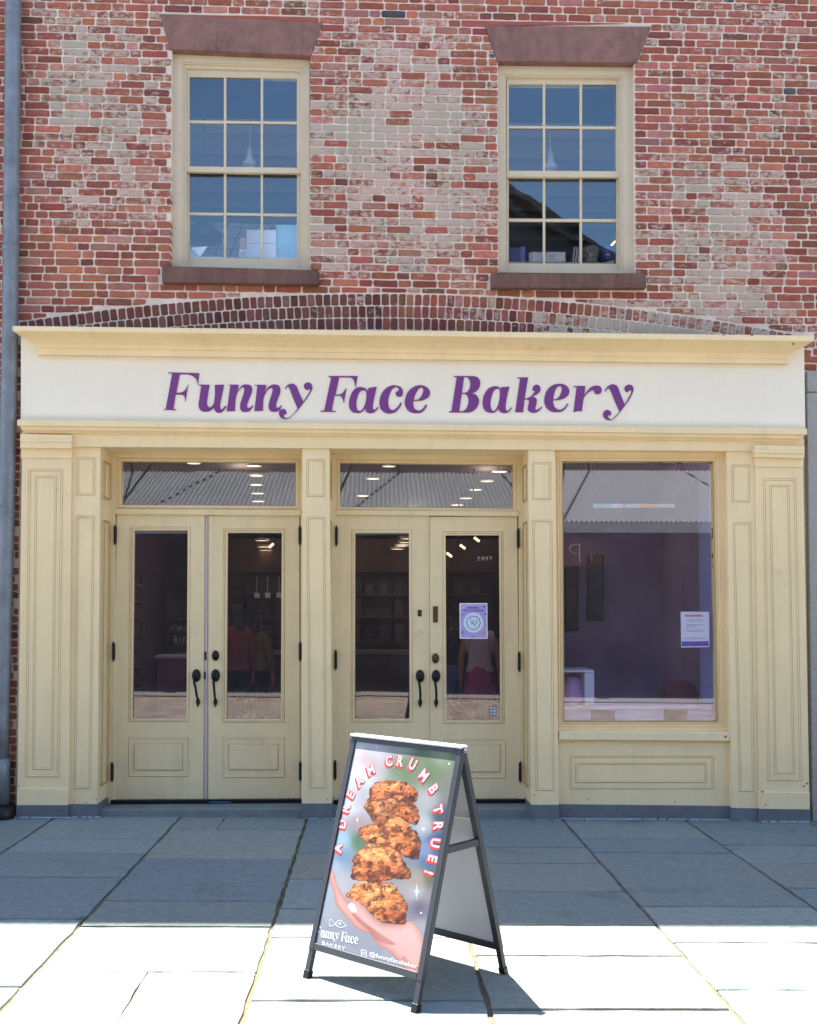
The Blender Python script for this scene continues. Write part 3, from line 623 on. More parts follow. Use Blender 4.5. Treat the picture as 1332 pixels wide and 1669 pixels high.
def deadbolt(door, x, y, mt):
    m = MB(); p = W(x, y, YD-.02); m.lathe(p, [(0, -.018), (.014, -.018), (.016, -.012), (.027, -.008), (.031, .004)], n=24, axis='y')
    for v_ in range(len(m.v)): a = m.v[v_]; m.v[v_] = (a[0], a[1], p.z+(a[2]-p.z)*1.45)
    m.box((p.x-.002, p.y-.021, p.z-.008), (p.x+.002, p.y-.017, p.z+.008), mi=1)
    m.build('deadbolt', [mt, M['black']], door, smooth=True)
def hinge(door, x, y0, y1):
    m = MB(); a = W(x, y0, YD-.03); b = W(x, y1, YD-.03); m.tube([a+Vector((0, -.006, 0)), b+Vector((0, -.006, 0))], .0105, 10)
    m.ell(a+Vector((0, -.006, .006)), (.008, .008, .012)); m.ell(b+Vector((0, -.006, -.006)), (.008, .008, .012))
    m.box((b.x-.012, b.y-.002, b.z), (b.x+.012, b.y+.012, a.z))
    for k in (1, 2, 3, 4):
        z = b.z+(a.z-b.z)*k/5; m.tube([(b.x, b.y-.006, z-.0015), (b.x, b.y-.006, z+.0015)], .0118, 10)
    m.build('hinge', M['black'], door)
def door(leaf, gl, kick_o, kick_i, hinges, label, mould):
    d = bpy.data.objects.new('door', None); COL.objects.link(d); d.parent = sf
    c = W((leaf[0][0]+leaf[1][0])/2, leaf[0][1], YD); d.location = c; d['_o'] = list(c); d['label'] = label
    Yf = YD-.005
    m = MB(); m.ring(leaf, gl, Yf, Yf+.045); m.build('leaf', M['door'], d, bevel=.002)
    m = MB(); m.ring(mould, inset(mould, 2.2), Yf-.006, Yf+.004); m.ring(inset(gl, -3), gl, Yf-.009, Yf+.01)
    m.ring(kick_o, inset(kick_o, 2), Yf-.005, Yf+.004)
    fo = [(a[0], a[1]) for a in kick_i]; A = [W(x, y, Yf-.004) for x, y in inset(kick_o, 4)]; B = [W(x, y, Yf-.011) for x, y in kick_i]
    m.pq(kick_i, Yf-.009, Yf); m.build('moulding', M['door'], d, bevel=.003)
    m = MB(); m.ring(inset(mould, -.6), inset(mould, .2), Yf-.0015, Yf+.003); m.ring(inset(mould, 2.2), inset(mould, 3), Yf-.0015, Yf+.003)
    m.ring(inset(kick_o, -.6), inset(kick_o, .1), Yf-.0015, Yf+.003); m.ring(inset(kick_i, -.9), inset(kick_i, .1), Yf-.0015, Yf+.003); m.build('caulk_line', M['caulk'], d)
    P4 = [W(x, y, Yf+.02) for x, y in inset(gl, -1)]
    if 'third' in label: P4 = [Vector((p.x, p.y+(.019 if k in (0, 3) else -.019), p.z)) for k, p in enumerate(P4)]
    m = MB(); m.poly(P4); m.build('pane', M['glass'], d)
    for h in hinges: hinge(d, *h)
    return d
d1 = door(QT(190.5, 334, 838.5, 184, 331.5, 1304), QT(219, 306, 864.5, 215.8, 304, 1171), Q(210, 1202.5, 307, 1265.5), Q(219, 1213, 297, 1255),
          [(187.8, 859, 885), (185.3, 1049, 1075), (183, 1245, 1271)], 'leftmost cream door, hinged on its left with a single handle', QT(212.5, 310.5, 859, 209.5, 308, 1176))
handle(d1, 320, 1101, 3)
d2 = door(QT(340, 488, 840, 339.6, 489, 1304.5), QT(371, 459.5, 868, 369, 458, 1172), Q(363.5, 1202.5, 463.5, 1267), Q(373, 1213.5, 453, 1254.5),
          [(488.8, 860, 886), (489.2, 1049, 1075), (489.5, 1244, 1270)], 'second cream door from the left, with a round deadbolt above its handle', QT(364.5, 464, 862, 363, 463.5, 1177))
handle(d2, 351.4, 1101, 0); deadbolt(d2, 351.4, 1068.6, M['black'])
d3 = door(QT(549, 698, 839.5, 545.5, 698.5, 1305), QT(579, 666.7, 868.6, 578, 668, 1172), Q(571, 1204, 672, 1266.5), Q(581, 1214, 662, 1256),
          [(548.5, 860, 887), (547.5, 1062, 1089), (546.5, 1242, 1268)], 'third cream door from the left, with a small dark keyplate', QT(573.5, 671, 864, 572.5, 673, 1177))
handle(d3, 685, 1102, 0)
m = MB(); m.pq(Q(681, 994, 687.5, 1004.5), YD-.012, YD); m.pq(Q(682.5, 996, 686, 998.5), YD-.016, YD-.013, mi=1); m.pq(Q(682.5, 1000, 686, 1002.5), YD-.016, YD-.013, mi=1); m.build('keyplate', [M['black'], M['bronze']], d3)
d4 = door(QT(700, 843, 842, 700.5, 847, 1308), QT(726.5, 814, 872.5, 728, 816, 1174), Q(724, 1205, 824, 1268), Q(734, 1215, 815, 1258),
          [(845, 864, 891), (846.5, 1065, 1092), (848, 1244, 1272)], 'rightmost cream door, with a lilac poster taped inside its glass', QT(722, 820, 866.7, 722.5, 822, 1179))
handle(d4, 711, 1102, 0); deadbolt(d4, 710, 1073, M['bronze'])
m = MB(); m.pq(Q(706, 988, 714, 1014.5), YD-.012, YD)
for k in range(4): m.ell(W(710, 992+k*6.2, YD-.013), (.006, .006, .006))
m.build('lock_plate', M['bronze'], d4)
m = MB(); m.pq(QT(333.6, 340.6, 838.5, 331, 340.2, 1304.5), YD+.006, YD+.03); m.build('astragal', M['door'], d1); m = MB(); m.pq(QT(335.6, 338.6, 838, 333.6, 337.0, 1307), YD-.012, YD+.03); o = m.build('weather_strip', M['lilac'], d1)
m = MB(); m.pq(Q(333.5, 1062, 336.5, 1076), YD-.016, YD-.01); m.build('latch_plate', M['black'], d1); m = MB(); m.pq(Q(332.5, 1095, 335.5, 1107), YD-.016, YD-.01); m.build('latch_plate', M['black'], d1)
m = MB(); m.pq(QT(696, 699.5, 840, 697, 700.3, 1306), YD-.014, YD+.02); m.build('astragal', M['door'], d3)
for (xa, xb, yb) in ((181, 492, 1313), (542, 862, 1316)):
    m = MB(); pa = W(xa, yb, YD-.03); pb = W(xb, yb, YD-.03); zt_ = W((xa+xb)/2, 1310.5, YD-.06).z; m.box((pa.x, YD-.05, zt_+.0005), (pb.x, .5, zt_+.035)); m.build('door_gap_bar', M['black'], sf, bevel=.004); m = MB(); m.box((pa.x-.05, YD-.30, -.1), (pb.x+.05, .5, zt_)); m.build('door_step', M['step'], sf, bevel=.006)  # black bar paints the shade of the gap under the doors
m = MB(); m.pq(Q(341, 1307, 376, 1309), YD-.064, YD-.05); m.build('sill_tape', mat('blue_tape', (60, 92, 140), .5), sf)

# ---- shop window
YS = .13
sw = bpy.data.objects.new('shop_window', None); COL.objects.link(sw); sw.parent = sf; c = W(1045, 1207, YS); sw.location = c; sw['_o'] = list(c); sw['label'] = 'large single-pane shop window over a panelled stall riser'
gq = QT(917, 1163, 752, 919.6, 1170, 1176); 
m = MB(); m.ring([(908, 1196), (1194, 1197), (1187, 736), (903, 733)], gq, YS-.03, YS+.08); m.ring(inset(gq, -8), inset(gq, -5.5), YS-.042, YS-.02); m.ring(inset(gq, -2.5), gq, YS-.036, YS); m.build('window_frame', M['cream'], sw, bevel=.002)
m = MB(); m.ring(inset(gq, -5.5), inset(gq, -4.6), YS-.032, YS-.02); m.ring(inset(gq, -1.2), inset(gq, .5), YS-.038, YS+.0); m.build('caulk_line', M['caulk'], sw)
m = MB(); m.poly([W(x, y, YS) for x, y in inset(gq, -1)]); m.build('pane', M['glass_s'], sw)
m = MB(); m.pq([(911, 1206), (1191, 1208), (1191, 1194), (912, 1192.5)], YS-.10, YS+.2); m.build('window_sill', M['cream'], sw, bevel=.004)
m = MB(); m.pq([(910, 1335), (1196, 1335), (1193, 1204), (909, 1202)], .075, .4); sr = m.build('stall_riser', M['cream'], sf, bevel=.003)
k1, k2 = Q(929.5, 1232, 1163, 1285.5), Q(939, 1243, 1151, 1275)
m = MB(); m.ring(k1, inset(k1, 2), .070, .08); m.ring(k2, inset(k2, 2), .067, .08); m.build('panel_moulding', M['cream'], sr, bevel=.002)
m = MB(); 
for k in (k1, k2): m.ring(inset(k, -.7), inset(k, .2), .0735, .078); m.ring(inset(k, 2), inset(k, 2.7), .0735, .078)
m.build('caulk_line', M['caulk'], sr)
m = MB(); m.pq([(911, 1342), (1194, 1342), (1194, 1314), (911, 1311)], .06, .42); m.build('plinth', M['blue_stone'], sr, bevel=.003)
# ragged remains of black film round the edge of the glass
fm = MB(); r2 = random.Random(5)
def ragged(pts_edge, depth, Y):
    a = [W(x, y, Y) for x, y, _, _ in pts_edge]; b = [W(x+dx, y+dy, Y) for x, y, dx, dy in pts_edge]
    for k in range(len(a)-1): fm.poly([a[k], a[k+1], b[k+1], b[k]])
e = []; x = 917
while x < 1163:
    big = 7 if 1055 < x < 1080 else (5 if 1100 < x < 1112 or x > 1154 else 1.2); e.append((x, 751, r2.uniform(-.5, .5), r2.uniform(.4, 1.6)*big)); x += r2.uniform(1.5, 5)
ragged(e, 1, YS+.004); e = []; y = 752
while y < 1176:
    t_ = (y-752)/424; big = 5 if 860 < y < 880 or 900 < y < 925 else 1.5; e.append((1163.5+7*t_, y, -r2.uniform(.3, 1.4)*big, 0)); y += r2.uniform(2, 7)
ragged(e, 1, YS+.004); e = []; x = 919
while x < 1169:
    e.append((x, 1176.5, 0, -r2.uniform(.2, 2.2))); x += r2.uniform(2, 6)
ragged(e, 1, YS+.004); fm.build('film_residue', M['black'], sw)

# ------------------------------------------------------------------ text / papers
def wall_text(s, x, y, hpx, Y, mt, parent, name='lettering', off=0, shear=0, space=1, maxw=None, flip=False):
    me = text2d(s, 1, off, 0, shear, space=space); vs = [v.co.copy() for v in me.vertices]
    if not vs: return
    xs = [v.x for v in vs]; ys = [v.y for v in vs]; hh = max(ys)-min(ys); k = hpx/hh; kx = k
    if maxw: kx = maxw/(max(xs)-min(xs))
    cx, cy = (max(xs)+min(xs))/2, (max(ys)+min(ys))/2
    map_mesh(me, lambda a, b, c: W(x+(a-cx)*kx, y-(b-cy)*k, Y)); return link(name, me, mt, parent)
def flat(px, Y, mt, parent=None, name='x', th=.0008):
    m = MB(); m.pq(px, Y, Y+th); return m.build(name, mt, parent)
YP = YD+.012
pp = thing('door_poster', 'lilac poster with a white circle on the glass of the rightmost door', 'poster', W(772, 1041, YP))
flat([(749.5, 1041), (795, 1041), (794.5, 983), (749, 983)], YP, mat('paper_white', (228, 228, 236), .6), pp, 'sheet')
flat(Q(751, 985, 793, 1039.3), YP-.0015, mat('poster_lilac', (176, 160, 216), .6, var=.08, vscale=30), pp, 'print_background')
def disc(px, py, r, n=28, sc_=0, k=10): return [(px+(r+sc_*math.cos(k*a))*math.cos(a), py+(r+sc_*math.cos(k*a))*math.sin(a)) for a in [2*math.pi*i/n for i in range(n)]]
flat(disc(772, 1015, 16.3, 32), YP-.003, mat('pale_circle', (214, 224, 238), .6), pp, 'white_circle')
m = MB(); m.ring(disc(771.8, 1015, 11.4, 60, .5), disc(771.8, 1015, 10.3, 60, .5), YP-.0045, YP-.003)
for k in range(14): a = r2.uniform(0, 6.28); q_ = r2.uniform(1, 8); m.pq(disc(771.8+q_*math.cos(a), 1015+q_*math.sin(a), r2.uniform(.6, 1.1), 8), YP-.0045, YP-.003)
m.build('cookie_drawing', mat('ink_grey', (72, 84, 104), .6), pp)
pk = mat('ink_purple', (84, 50, 140), .6)
wall_text('WANNA', 771, 990.5, 3.4, YP-.004, pk, pp, off=.03, maxw=19); wall_text('PICK-A COOKIE?', 771.5, 995, 2.6, YP-.004, pk, pp, off=.03, maxw=34)
for nm, cx, cy, rr_, cc in (('doodle', 755, 988.5, 3.3, (224, 178, 130)), ('doodle', 789, 989, 3, (104, 140, 156)), ('doodle', 753.5, 1002, 3, (222, 116, 132)), ('doodle', 791, 1001, 1.8, (80, 96, 140)), ('doodle', 754.5, 1030.5, 3, (120, 150, 120)), ('doodle', 789, 1031, 3.2, (216, 150, 130)), ('doodle', 792, 1019, 1.6, (206, 176, 96)), ('doodle', 770, 1037.6, 1.6, (190, 96, 130))):
    flat(disc(cx, cy, rr_*.85, 14, rr_*.18, 4), YP-.003, mat('ink', cc, .6), pp, nm)
st = thing('small_sticker', 'small sticker of white squares low on the rightmost door glass', 'sticker', W(803, 1166, YP))
flat(Q(797.3, 1150.5, 809.3, 1166), YP, mat('sticker_dark', (70, 66, 70), .6), st, 'backing')
for k in range(6): flat(Q(798.3+(k % 2)*5.6, 1151.6+(k//2)*4.9, 802.9+(k % 2)*5.6, 1155.4+(k//2)*4.9), YP-.0015, mat('sq', [(200, 205, 215), (180, 196, 216), (210, 190, 180)][k % 3], .6), st, 'square')
YN = YS+.012
nn = thing('paper_notice', 'lilac paper notice with a purple footer on the shop window glass', 'notice', W(1132, 1056, YN))
flat([(1110.5, 1055.5), (1156.5, 1054.5), (1156, 997), (1109.5, 997)], YN, mat('notice_white', (222, 218, 236), .6), nn, 'sheet')
flat([(1111.5, 1053.5), (1155.4, 1052.8), (1154.8, 1045), (1111.3, 1045.5)], YN-.0015, mat('notice_purple', (104, 74, 172), .6), nn, 'footer')
m = MB(); x = 1117
for wd in (2, 3, 2.4, 1.2, 3.2, 2.2, 2.8, 3, 2, 2.6):
    m.pq(Q(x, 1001.8, x+wd*.82, 1005.4), YN-.0018, YN-.001); x += wd*.82+.9
m.build('heading_print', mat('ink_red', (206, 92, 96), .6), nn)
m = MB(); r3 = random.Random(9)
for yy, a, b in ((1010.2, 1121, 1145), (1012.3, 1118, 1147), (1018, 1119, 1148.5), (1020, 1119, 1136), (1022.3, 1119, 1135), (1027, 1117, 1147.5), (1029.2, 1121, 1145)):
    x = a
    while x < b: l = r3.uniform(1.2, 3); m.pq(Q(x, yy-.35, min(b, x+l), yy+.35), YN-.0018, YN-.001); x += l+.6
m.build('print_lines', mat('ink_violet', (120, 104, 160), .6), nn)
m = MB()
for yy, a, b in ((1038.2, 1127, 1139), (1040.8, 1115, 1151)):
    x = a
    while x < b: l = r3.uniform(1.2, 3); m.pq(Q(x, yy-.4, min(b, x+l), yy+.4), YN-.0018, YN-.001); x += l+.5
m.build('red_print_lines', mat('ink_red2', (200, 110, 110), .6), nn)

# ------------------------------------------------------------------ drainpipe
dp = thing('drainpipe', 'grey galvanised drainpipe running down the wall left of the shopfront', 'drainpipe', G(5, 1335))
Yp = .03
path = [W(22.5, -140, Yp), W(22, 20, Yp), W(16.5, 540, Yp), W(11, 820, Yp), W(6, 1020, Yp), W(2, 1180, Yp), W(.5, 1240, Yp)]
m = MB(); m.tube(path, .066, 20); m.build('pipe', M['galv'], dp, smooth=True)
m = MB(); q0 = W(.5, 1236, Yp); q1 = W(.5, 1312, Yp); m.tube([q0, q0.lerp(q1, .25), q1], [.082, .078, .082], 20); m.build('boot', M['galv'], dp, smooth=True)
m = MB(); b0 = W(-2, 1306, Yp); m.lathe((b0.x, b0.y-.02, gz(b0.x)), [(.15, -.03), (.16, .03), (.15, .09), (.10, .11), (.07, .115)], n=20); m.build('drain_base', M['black'], dp, smooth=True)
for yy in (20, 405, 822):
    m = MB(); c = W(22.5-yy*.0125-(3 if yy > 700 else 0), yy, Yp); m.tube([c-Vector((0, 0, .03)), c-Vector((0, 0, .02)), c+Vector((0, 0, .02)), c+Vector((0, 0, .03))], [.068, .0715, .0715, .068], 20); m.build('collar', M['galv'], dp, smooth=True)

# ------------------------------------------------------------------ pavement
r4 = random.Random(21)
JX = {k: G(x, y).x for k, (x, y) in dict(E=(88, 1334), A=(296, 1330), B=(502, 1330), F=(708, 1334), C=(915, 1334), D=(1114, 1335), H=(1318, 1341)).items()}
def rowsY(xm, ys): return [G(xm, y).y for y in ys]
cols = [(JX['E']-2.2, JX['E']-1.05, [-.7, -1.9, -2.8, -3.9, -4.9]), (JX['E']-1.05, JX['E'], [G(20, 1383).y, G(20, 1430).y, -2.6, -3.6, -4.6]),
        (JX['E'], JX['A'], rowsY(150, [1366, 1390, 1430, 1498])+[-3.95, -5.0]),
        (JX['A'], JX['B'], rowsY(380, [1351.5, 1400, 1469, 1511, 1585])+[-4.9]), (JX['B'], JX['F'], rowsY(520, [1390, 1433, 1481, 1528, 1631])+[-5.0]),
        (JX['F'], JX['C'], rowsY(850, [1381, 1407, 1453, 1508, 1558, 1645])+[-5.1]), (JX['C'], JX['D'], rowsY(1100, [1367, 1390, 1477, 1536, 1614])+[-4.7]),
        (JX['D'], JX['H'], rowsY(1280, [1377.5, 1407, 1447.5, 1490, 1560])+[-4.3, -5.0]), (JX['H'], JX['H']+1.1, [-.9, -1.7, -2.9, -3.8, -4.9])]
x = cols[-1][1]
while x < 9: cols.append((x, x+1.1, [-1-r4.random()*.4, -2.1, -3.2-r4.random()*.3, -4.4])); x += 1.1
x = cols[0][0]
while x > -9: cols.insert(0, (x-1.1, x, [-1-r4.random()*.4, -2.1, -3.2-r4.random()*.3, -4.4])); x -= 1.1
sb = MB()
def slab(x0, x1, y0, y1, gx0, gx1, gy, col):
    X = [x0+gx0, x1-gx1]; Y = [y1+gy, y0-gy]; n = 9; pts = []
    cs = [(X[0], Y[0]), (X[1], Y[0]), (X[1], Y[1]), (X[0], Y[1])]
    for i in range(4):
        a, b = cs[i], cs[(i+1) % 4]
        for k in range(n):
            t_ = k/n; px_, py_ = a[0]+(b[0]-a[0])*t_, a[1]+(b[1]-a[1])*t_
            j = .006 if k else .002
            pts.append((px_+r4.uniform(-j, j), py_+r4.uniform(-j, j)))
    h = r4.uniform(-.0015, .0025); cx, cy = (X[0]+X[1])/2, (Y[0]+Y[1])/2
    top = [Vector((p[0]+(cx-p[0])*.006, p[1]+(cy-p[1])*.006, gz(p[0])+h)) for p in pts]; mid = [Vector((p[0], p[1], gz(p[0])+h-.005)) for p in pts]; bot = [Vector((p[0], p[1], gz(p[0])-.03)) for p in pts]
    N = len(pts); sb.mesh(top+mid+bot, [tuple(range(N))]+[(i, i+N, (i+1) % N+N, (i+1) % N) for i in range(N)]+[(i+N, i+2*N, (i+1) % N+2*N, (i+1) % N+N) for i in range(N)], (*col, 0))
PEND = -5.6
for ci, (xa, xb, ys) in enumerate(cols):
    ys = sorted(ys, reverse=True); yy = [.5]+ys+[PEND]
    for k in range(len(yy)-1):
        g_ = r4.uniform(.82, 1.16); tnt = r4.uniform(-.016, .018); c = s2l((118, 126, 122)); c = (c[0]*g_+tnt, c[1]*g_, c[2]*g_-tnt)
        wl = .0105; x0, x1 = xa, xb
        if abs(xa-JX['A']) < .01 and k == 5:
            xs_ = G(240, 1587).x; slab(xa, xs_, yy[k], yy[k+1], wl, .004, .004, c); slab(xs_, xb, yy[k], yy[k+1], .004, wl, .004, (c[0]*1.08, c[1]*1.06, c[2]*1.03)); continue
        if abs(xa-JX['A']) < .01 and k == 0:
            xs_ = G(372, 1326).x; slab(xa, xs_, yy[k], yy[k+1], wl, .004, .004, c); slab(xs_, xb, yy[k], yy[k+1], .004, wl, .004, (c[0]*.93, c[1]*.95, c[2]*.97)); continue
        slab(xa, xb, yy[k], yy[k+1], wl, wl, .0115, c)
pv = sb.build('pavement', M['slab']); tag(pv, kind='structure', label='bluestone flagstone pavement, shaded near the shop and sunlit in front')
m = MB()
XS = [-300, -12, 12, 300]
def gsheet(name, y0, y1, mt, dz=0, xs=XS):
    m = MB()
    for i in range(len(xs)-1): m.poly([(xs[i], y0, gz(xs[i])+dz), (xs[i+1], y0, gz(xs[i+1])+dz), (xs[i+1], y1, gz(xs[i+1])+dz), (xs[i], y1, gz(xs[i])+dz)])
    o = m.build(name, mt); tag(o, kind='structure'); return o
gsheet('ground', -300, 300, mat('earth', (110, 106, 98), .9, var=.1), -.05)
gsheet('joint_bed', PEND, .6, M['joint'], -.011, [-9.5, 0, 9.5])
cb = bpy.data.materials.new('cobbles'); cb.use_nodes = True; t = cb.node_tree; p = t.nodes['Principled BSDF']
bt = t.nodes.new('ShaderNodeTexBrick'); bt.inputs['Scale'].default_value = 1; bt.inputs['Brick Width'].default_value = .24; bt.inputs['Row Height'].default_value = .13; bt.inputs['Mortar Size'].default_value = .012; bt.inputs['Mortar Smooth'].default_value = .3
bt.inputs['Color1'].default_value = (*s2l((150, 134, 122)), 1); bt.inputs['Color2'].default_value = (*s2l((104, 94, 90)), 1); bt.inputs['Mortar'].default_value = (*s2l((52, 46, 42)), 1)
tc = t.nodes.new('ShaderNodeTexCoord'); t.links.new(tc.outputs['Object'], bt.inputs['Vector']); t.links.new(bt.outputs['Color'], p.inputs['Base Color'])
bu = t.nodes.new('ShaderNodeBump'); bu.inputs['Strength'].default_value = 1; bu.inputs['Distance'].default_value = .03; bu.invert = True; t.links.new(bt.outputs['Fac'], bu.inputs['Height']); t.links.new(bu.outputs[0], p.inputs['Normal']); p.inputs['Roughness'].default_value = .8
gsheet('street', -11.7, PEND-.004, cb, -.03, [-30, -12, 12, 30])
gsheet('far_pavement', -16, -11.704, mat('far_flags', (104, 100, 96), .8, var=.08, vscale=1.5), -.01, [-30, -12, 12, 30])
# moss and weeds in the joints
mo = MB(); r5 = random.Random(4)
def tuft(x, y, n=10, s=.012):
    p = G(x, y)
    for _ in range(n):
        a = r5.uniform(0, 6.28); q_ = p+Vector((r5.gauss(0, .006), r5.gauss(0, .03), -.006)); d = Vector((math.cos(a), math.sin(a), 0)); l = r5.uniform(.4, 1.2)*s
        mo.poly([q_-d.cross(Vector((0, 0, 1)))*l*.25, q_+d*l*.5+Vector((0, 0, l*.9)), q_+d.cross(Vector((0, 0, 1)))*l*.25])
for k in range(22):
    t_ = r5.random(); tuft(502-.326*(1345+t_*130-1330), 1345+t_*130, 14, .02)
for k in range(10): tuft(135+r5.uniform(-7, 7), 1498+r5.uniform(-1, 1), 8, .016)
for k in range(60):
    yy = 1530+r5.random()*110; tuft(915+.915*(yy-1334), yy, 5, .008)
mo.build('joint_weeds', mat('moss', (88, 98, 48), .8, var=.2, vscale=40)); tag(bpy.data.objects['joint_weeds'], 'tiny weeds and moss in the pavement joints', 'weeds', kind='stuff')

# weathering of the shopfront foot: chips in the paint, mortar fillet, swept-in grit
r8 = random.Random(31); ch = MB()
def chip(x, y, r_, Y):
    n_ = 9; ch.pq([(x+r_*r8.uniform(.5, 1.2)*math.cos(2*math.pi*k/n_), y+r_*.8*r8.uniform(.4, 1.2)*math.sin(2*math.pi*k/n_)) for k in range(n_)], Y, Y+.001)
for x, y, r_, Y in ((1183, 1201, 3, YS-.1012), (1243, 1290.5, 2.2, -.0155), (1310, 1282, 2.2, -.0012), (1316, 1277, 2.6, -.0012), (1248, 1312, 1.8, -.0155), (157, 1303, 1.8, .0288), (141, 1308, 1.6, .0288), (120, 1306, 1.2, .0288), (133, 1260, 1.1, .0288), (480, 1302, 2, YD-.0065), (470, 1300, 1.4, YD-.0065), (363, 1302, 1.5, YD-.0065), (30, 1283, 1.6, -.0012), (534, 1303, 1.4, .0188), (871, 1296, 1.3, .0188), (958, 1303, 1.6, .0738), (1100, 1307, 1.4, .0738), (1293, 560.5, 2.4, -.2012), (1226, 546, 2.6, -.2065), (1180, 545.5, 1.8, -.2065)): chip(x, y, r_, Y)
o = ch.build('paint_chips', mat('bare_wood', (120, 104, 88), .9, var=.3, vscale=60), sf); o['kind'] = 'stuff'
gr = MB(); X = -2.95
while X < 3.66:
    L_ = r8.uniform(.02, .06); y_ = -.018 if X > -2.95 else 0; px_, _ = PX((X, 0, 0))
    y_ = (.055 if 912 < px_ < 1192 else (.012 if (112 < px_ < 160 or 492 < px_ < 542 or 865 < px_ < 912 or 1192 < px_ < 1238) else (-.02 if (px_ < 112 or px_ > 1238) else None)))
    if y_ is not None: d_ = r8.uniform(.006, .022); gr.mesh([(X, y_, gz(X)+.014), (X+L_, y_, gz(X)+.014), (X+L_, y_-d_, gz(X)+.0035), (X, y_-d_*r8.uniform(.7, 1.2), gz(X)+.0035)], [(0, 1, 2, 3)])
    X += L_*r8.choice([1, 1, 1, 1.4])
o = gr.build('mortar_fillet', mat('pale_fillet', (140, 144, 150), .9, var=.3, vscale=30)); tag(o, kind='structure')
gt = MB()
for k in range(520):
    X = r8.uniform(-2.9, 3.6); px_, _ = PX((X, 0, 0)); rec = (181 < px_ < 491 or 546 < px_ < 860)
    Y_ = (.06 if rec else -.03)-abs(r8.gauss(0, .05 if k % 3 else .35)); s_ = r8.uniform(.0015, .005); a = r8.uniform(0, 6.28); z_ = gz(X)+.004
    gt.mesh([(X+s_*math.cos(a), Y_+s_*math.sin(a), z_), (X-s_*math.sin(a), Y_+s_*math.cos(a)*.7, z_), (X-s_*math.cos(a), Y_-s_*math.sin(a), z_), (X, Y_, z_+s_)], [(0, 1, 3), (1, 2, 3), (2, 0, 3)])
o = gt.build('grit', mat('grit', (96, 88, 74), .9, var=.6, vscale=90)); tag(o, 'grit and leaf crumbs swept against the foot of the shopfront', 'grit', kind='stuff')
# ------------------------------------------------------------------ A-frame sign
FL, FR, BR = G(493, 1594), G(678, 1653), G(829, 1586)
BL = FL+(BR-FR); HH = 1.118
RL = (FL+BL)/2+Vector((0, 0, HH)); RR = (FR+BR)/2+Vector((0, 0, HH))
sg = thing('sandwich_board', 'black-framed A-shaped pavement sign showing a hand holding stacked cookies', 'sandwich board', (FL+FR+BL+BR)/4)
axis = (RR-RL).normalized()
def aframe_side(f0, f1, side):
    """f0 = left foot, f1 = right foot on this side; side=+1 front, -1 back. returns plane origin, axes"""
    off = (f0-(f0+(BL if side > 0 else FL))/2)  # outward half spread
    out = Vector((off.x, off.y, 0)).normalized()
    r0, r1 = RL+out*.012, RR+out*.012
    up = (r0-f0).normalized(); n = axis.cross(up)*(1 if side > 0 else -1)
    if n.dot(out) < 0: n = -n
    return f0, f1, r0, r1, up, n
def bar(mb, a, b, w1, n, dpt, wdir):
    """flat bar from a to b: width w1 along wdir, depth dpt along -n"""
    mb.prism([a-wdir*w1/2, b-wdir*w1/2, b+wdir*w1/2, a+wdir*w1/2], [a-wdir*w1/2-n*dpt, b-wdir*w1/2-n*dpt, b+wdir*w1/2-n*dpt, a+wdir*w1/2-n*dpt])
PW = .032
f0, f1, r0, r1, up, n = aframe_side(FL, FR, 1)
ppl = (f0, up, n)
fr = MB(); Lh = (r0-f0).length
for f_, r_ in ((f0, r0), (f1, r1)):
    s_ = 1 if f_ is f0 else -1
    a = f_+axis*s_*PW/2+up*.135; b = r_+axis*s_*PW/2-up*.0
    bar(fr, a, b, PW, n, .03, axis)
a, b = f0+axis*PW+up*(.135+PW/2), f1-axis*PW+up*(.135+PW/2); bar(fr, a, b, PW, n, .03, up)
a, b = r0+axis*PW-up*PW/2, r1-axis*PW-up*PW/2; bar(fr, a, b, PW, n, .03, up)
front = fr.build('front_frame', M['frame'], sg, bevel=.002)
for f_, s_ in ((f0, 1), (f1, -1)):
    lg = MB(); a = f_+axis*s_*PW/2; bar(lg, a+up*.03-n*.003, a+up*.18-n*.003, PW-.006, n, .024, axis); lg.build('leg', M['frame'], sg)
    ft = MB(); bar(ft, a, a+up*.04, PW+.002, n, .032, axis); ft.build('rubber_foot', M['black'], sg, bevel=.002)
g0, g1, q0_, q1_, upb, nb = aframe_side(BL, BR, -1)
fr = MB()
for f_, r_ in ((g0, q0_), (g1, q1_)):
    s_ = 1 if f_ is g0 else -1; bar(fr, f_+axis*s_*PW/2+upb*.135, r_+axis*s_*PW/2, PW, nb, .03, axis)
for hgt in (.135+PW/2, Lh-PW/2): bar(fr, g0+axis*PW+upb*hgt, g1-axis*PW+upb*hgt, PW, nb, .03, upb)
fr.build('back_frame', M['frame'], sg, bevel=.002)
for f_, s_ in ((g0, 1), (g1, -1)):
    lg = MB(); a = f_+axis*s_*PW/2; bar(lg, a+upb*.03-nb*.003, a+upb*.18-nb*.003, PW-.006, nb, .024, axis); lg.build('leg', M['frame'], sg)
    ft = MB(); bar(ft, a, a+upb*.04, PW+.002, nb, .032, axis); ft.build('rubber_foot', M['black'], sg, bevel=.002)
bp = MB(); bar(bp, (g0+g1)/2+upb*.165-nb*.013, (q0_+q1_)/2-upb*PW-nb*.013, (g1-g0).length-2*PW, nb, .004, axis)
bp.build('back_panel', mat('back_board', (176, 174, 182), .55, var=.05, vscale=2), sg)
cp = MB(); bar(cp, RL+Vector((0, 0, -.006))-axis*.002, RR+Vector((0, 0, -.006))+axis*.002, .05, Vector((0, 0, 1)), .012, axis.cross(Vector((0, 0, 1)))); 
for v_ in range(len(cp.v)): cp.v[v_] = tuple(Vector(cp.v[v_])+Vector((0, 0, .010)))
